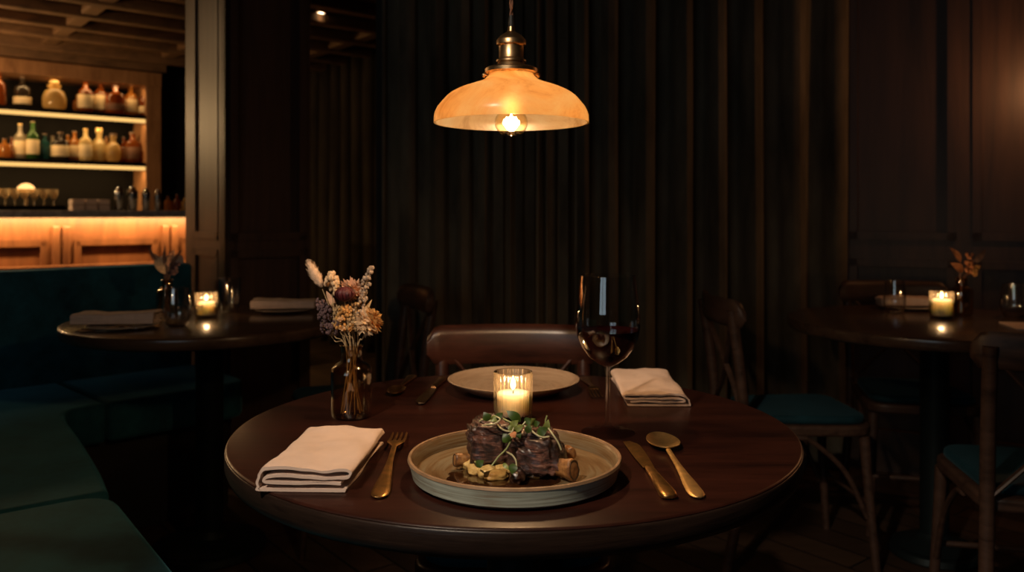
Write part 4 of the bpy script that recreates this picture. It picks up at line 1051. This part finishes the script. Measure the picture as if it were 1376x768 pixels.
# ------------------------------------------------------------------ pendant lamp
LD = 1.30; LS = LD/F
LP = Vector(((687-CX)*LS, LD, CH+(HZ-165.5)*LS))
pl = thing('pendant_lamp', 'amber glass pendant lamp with brass socket hanging over the set table', 'pendant lamp', LP)
q = LS/3.49
sp_ = [(362,0),(361,33),(353,58),(340,80),(297,128),(245,158),(190,178),(140,196),(118,212),(106,224),(102,234)]
so = [(p.x, p.y) for p in smooth_path([(r*q, z*q, 0) for r, z in sp_], 5)]
si = [(max(.001, r-.0028), z-.0012 if i > 3 else z+.0) for i, (r, z) in enumerate(so)]
MB().lathe(so+si[::-1], 128, closed=True).build('shade', M['shade'], pl)
MB().lathe([(.0,232*q),(118*q,232*q),(124*q,236*q),(124*q,252*q),(116*q,258*q),(72*q,262*q),(66*q,276*q),(62*q,282*q),(70*q,286*q),(70*q,294*q),(62*q,298*q),(58*q,304*q),(58*q,360*q),(62*q,364*q),(69*q,366*q),(70*q,386*q),(66*q,392*q),(52*q,408*q),(34*q,420*q),(18*q,430*q),(15*q,452*q),(0,452*q)], 64).build('socket', M['brass'], pl)
MB().lathe([(0,450*q),(13*q,450*q),(14*q,470*q),(10*q,505*q),(0,507*q)], 24).build('cord_grip', M['black'], pl)
for s in (-1, 1):
    MB().blob((s*128*q,0,225*q), (9*q,9*q,12*q), 12, 8).tube([(s*112*q,0,226*q),(s*126*q,0,225*q)], 4*q, 8).build('screw', M['brass'], pl)
pts = []
Hc = CEIL-LP.z-.03
for w in (0, PI):
    m = MB(); pts = []
    for i in range(140):
        z = 500*q+(Hc-500*q)*i/139; a = z*150+w
        pts.append((.0016*math.cos(a), .0016*math.sin(a), z))
    m.tube(pts, .0018, 6).build('cord', M['copper_cord'], pl)
MB().lathe([(0,Hc+.029),(.05,Hc+.029),(.048,Hc+.01),(.012,Hc-.004),(0,Hc-.004)], 32).build('ceiling_canopy', M['brass'], pl)
bz = -8*q
bu = MB().lathe([(0,bz-56*q),(5*q,bz-50*q),(22*q,bz-40*q)]+[(78*q*math.sin(a), bz+12*q-68*q*math.cos(a)) for a in [PI*(.20+.06*k) for k in range(11)]]+[(34*q,bz+100*q),(32*q,bz+140*q),(0,bz+140*q)], 40).build('bulb', M['bulb_glass'], pl)
m = MB()
for k in range(8):
    a = 2*PI*k/8
    m.tube([(22*q*math.cos(a),22*q*math.sin(a),bz-12*q), (30*q*math.cos(a+.3),30*q*math.sin(a+.3),bz+12*q), (22*q*math.cos(a+.5),22*q*math.sin(a+.5),bz+36*q)], 3.2*q, 6)
m.tube([(0,0,bz+20*q),(0,0,bz+130*q)], 4*q, 6)
m.build('filament', M['filament'], bu)
LAMP = light('POINT', 'pendant_light', LP+Vector((0,0,bz+12*q)), 5.4, (1,.66,.41), .016)
light('POINT', 'pendant_light', LP+Vector((0,0,bz+92*q)), 3.0, (1,.66,.41), .014)

# ------------------------------------------------------------------ other light of the room, with added fills
win = light('AREA', 'window_daylight', ((WX0+WX1)/2, WY-.12, (WZ0+WZ1)/2), 9, (.72,.90,1.0), rot=(math.radians(90),0,0))
win.data.shape = 'RECTANGLE'; win.data.size = WX1-WX0; win.data.size_y = WZ1-WZ0
light('POINT', 'sconce_light', P(1422, 95, 3.0), 5, (1,.42,.16), .03)
def strip_light(name, xa, xb, yl, z, power, tilt, h=.02):
    o = light('AREA', name, B0+U*(xa+xb)/2+V*yl+Vector((0,0,z)), power, (1,.60,.24), rot=(tilt, 0, YAW))
    o.data.shape = 'RECTANGLE'; o.data.size = xb-xa; o.data.size_y = h; return o
strip_light('shelf_light', SX0+1.2, xe-jw-.02, SH+.03, 1.82, 9, .45)
strip_light('shelf_light', SX0+1.2, xe-jw-.02, SH+.03, 1.44, 12, .45)
strip_light('shelf_light', SX0+1.2, xe-jw-.02, SH+.04, 2.105, 5, .45)  # weak light added for the top shelf, which has no strip
strip_light('counter_light', X0+1, X1, .0, 1.066, 22, .55)
light('POINT', 'bar_fill', B0+U*(-.6)+V*.75+Vector((0,0,1.75)), 40, (1,.62,.28), .06)  # unseen warm light added over the bar to brighten ceiling and glasses
light('POINT', 'bar_front_fill', B0+U*-.5+V*-.95+Vector((0,0,2.05)), 5.5, (1,.62,.30), .07)  # unseen fill added before the bar, lifts counter edge and shakers
light('POINT', 'room_fill', (-.55,-.75,1.95), 3.2, (1,.74,.52), .09)  # unseen warm fill added behind the camera for socket and front faces
sp = light('SPOT', 'table_spotlight', (-.75,-.25,2.32), 125, (1,.80,.60), .035, spot_size=math.radians(36), spot_blend=.6)
sp.rotation_euler = (Vector((.02,1.28,.78))-sp.location).to_track_quat('-Z','Y').to_euler()
light('SPOT', 'downlight_beam', dlp+Vector((0,0,-.02)), 1.5, (1,.65,.35), .03, spot_size=1.5, spot_blend=.6)

w = bpy.data.worlds.new('world'); sc.world = w; w.use_nodes = True
w.node_tree.nodes['Background'].inputs[0].default_value = (.6,.75,1,1); w.node_tree.nodes['Background'].inputs[1].default_value = .0

# ------------------------------------------------------------------ camera and colour
cam = bpy.data.cameras.new('camera'); co = bpy.data.objects.new('camera', cam); COL.objects.link(co)
co.location = (0,0,CH); co.rotation_euler = (PI/2,0,0)
cam.sensor_width = 36; cam.lens = 36*F/1376; cam.shift_y = -(384-HZ)/1376; cam.clip_start = .01
cam.dof.use_dof = True; cam.dof.focus_distance = 1.12; cam.dof.aperture_fstop = 5.0
sc.camera = co
vs = sc.view_settings
vs.view_transform = 'Standard'; vs.look = 'None'; vs.gamma = 1; vs.use_curve_mapping = False; vs.exposure = 0
sc.cycles.use_denoising = True; sc.cycles.use_adaptive_sampling = False; sc.cycles.max_bounces = 10; sc.cycles.transparent_max_bounces = 24; sc.cycles.sample_clamp_indirect = 3.0
sc.cycles.caustics_reflective = False; sc.cycles.caustics_refractive = False; sc.cycles.blur_glossy = .5
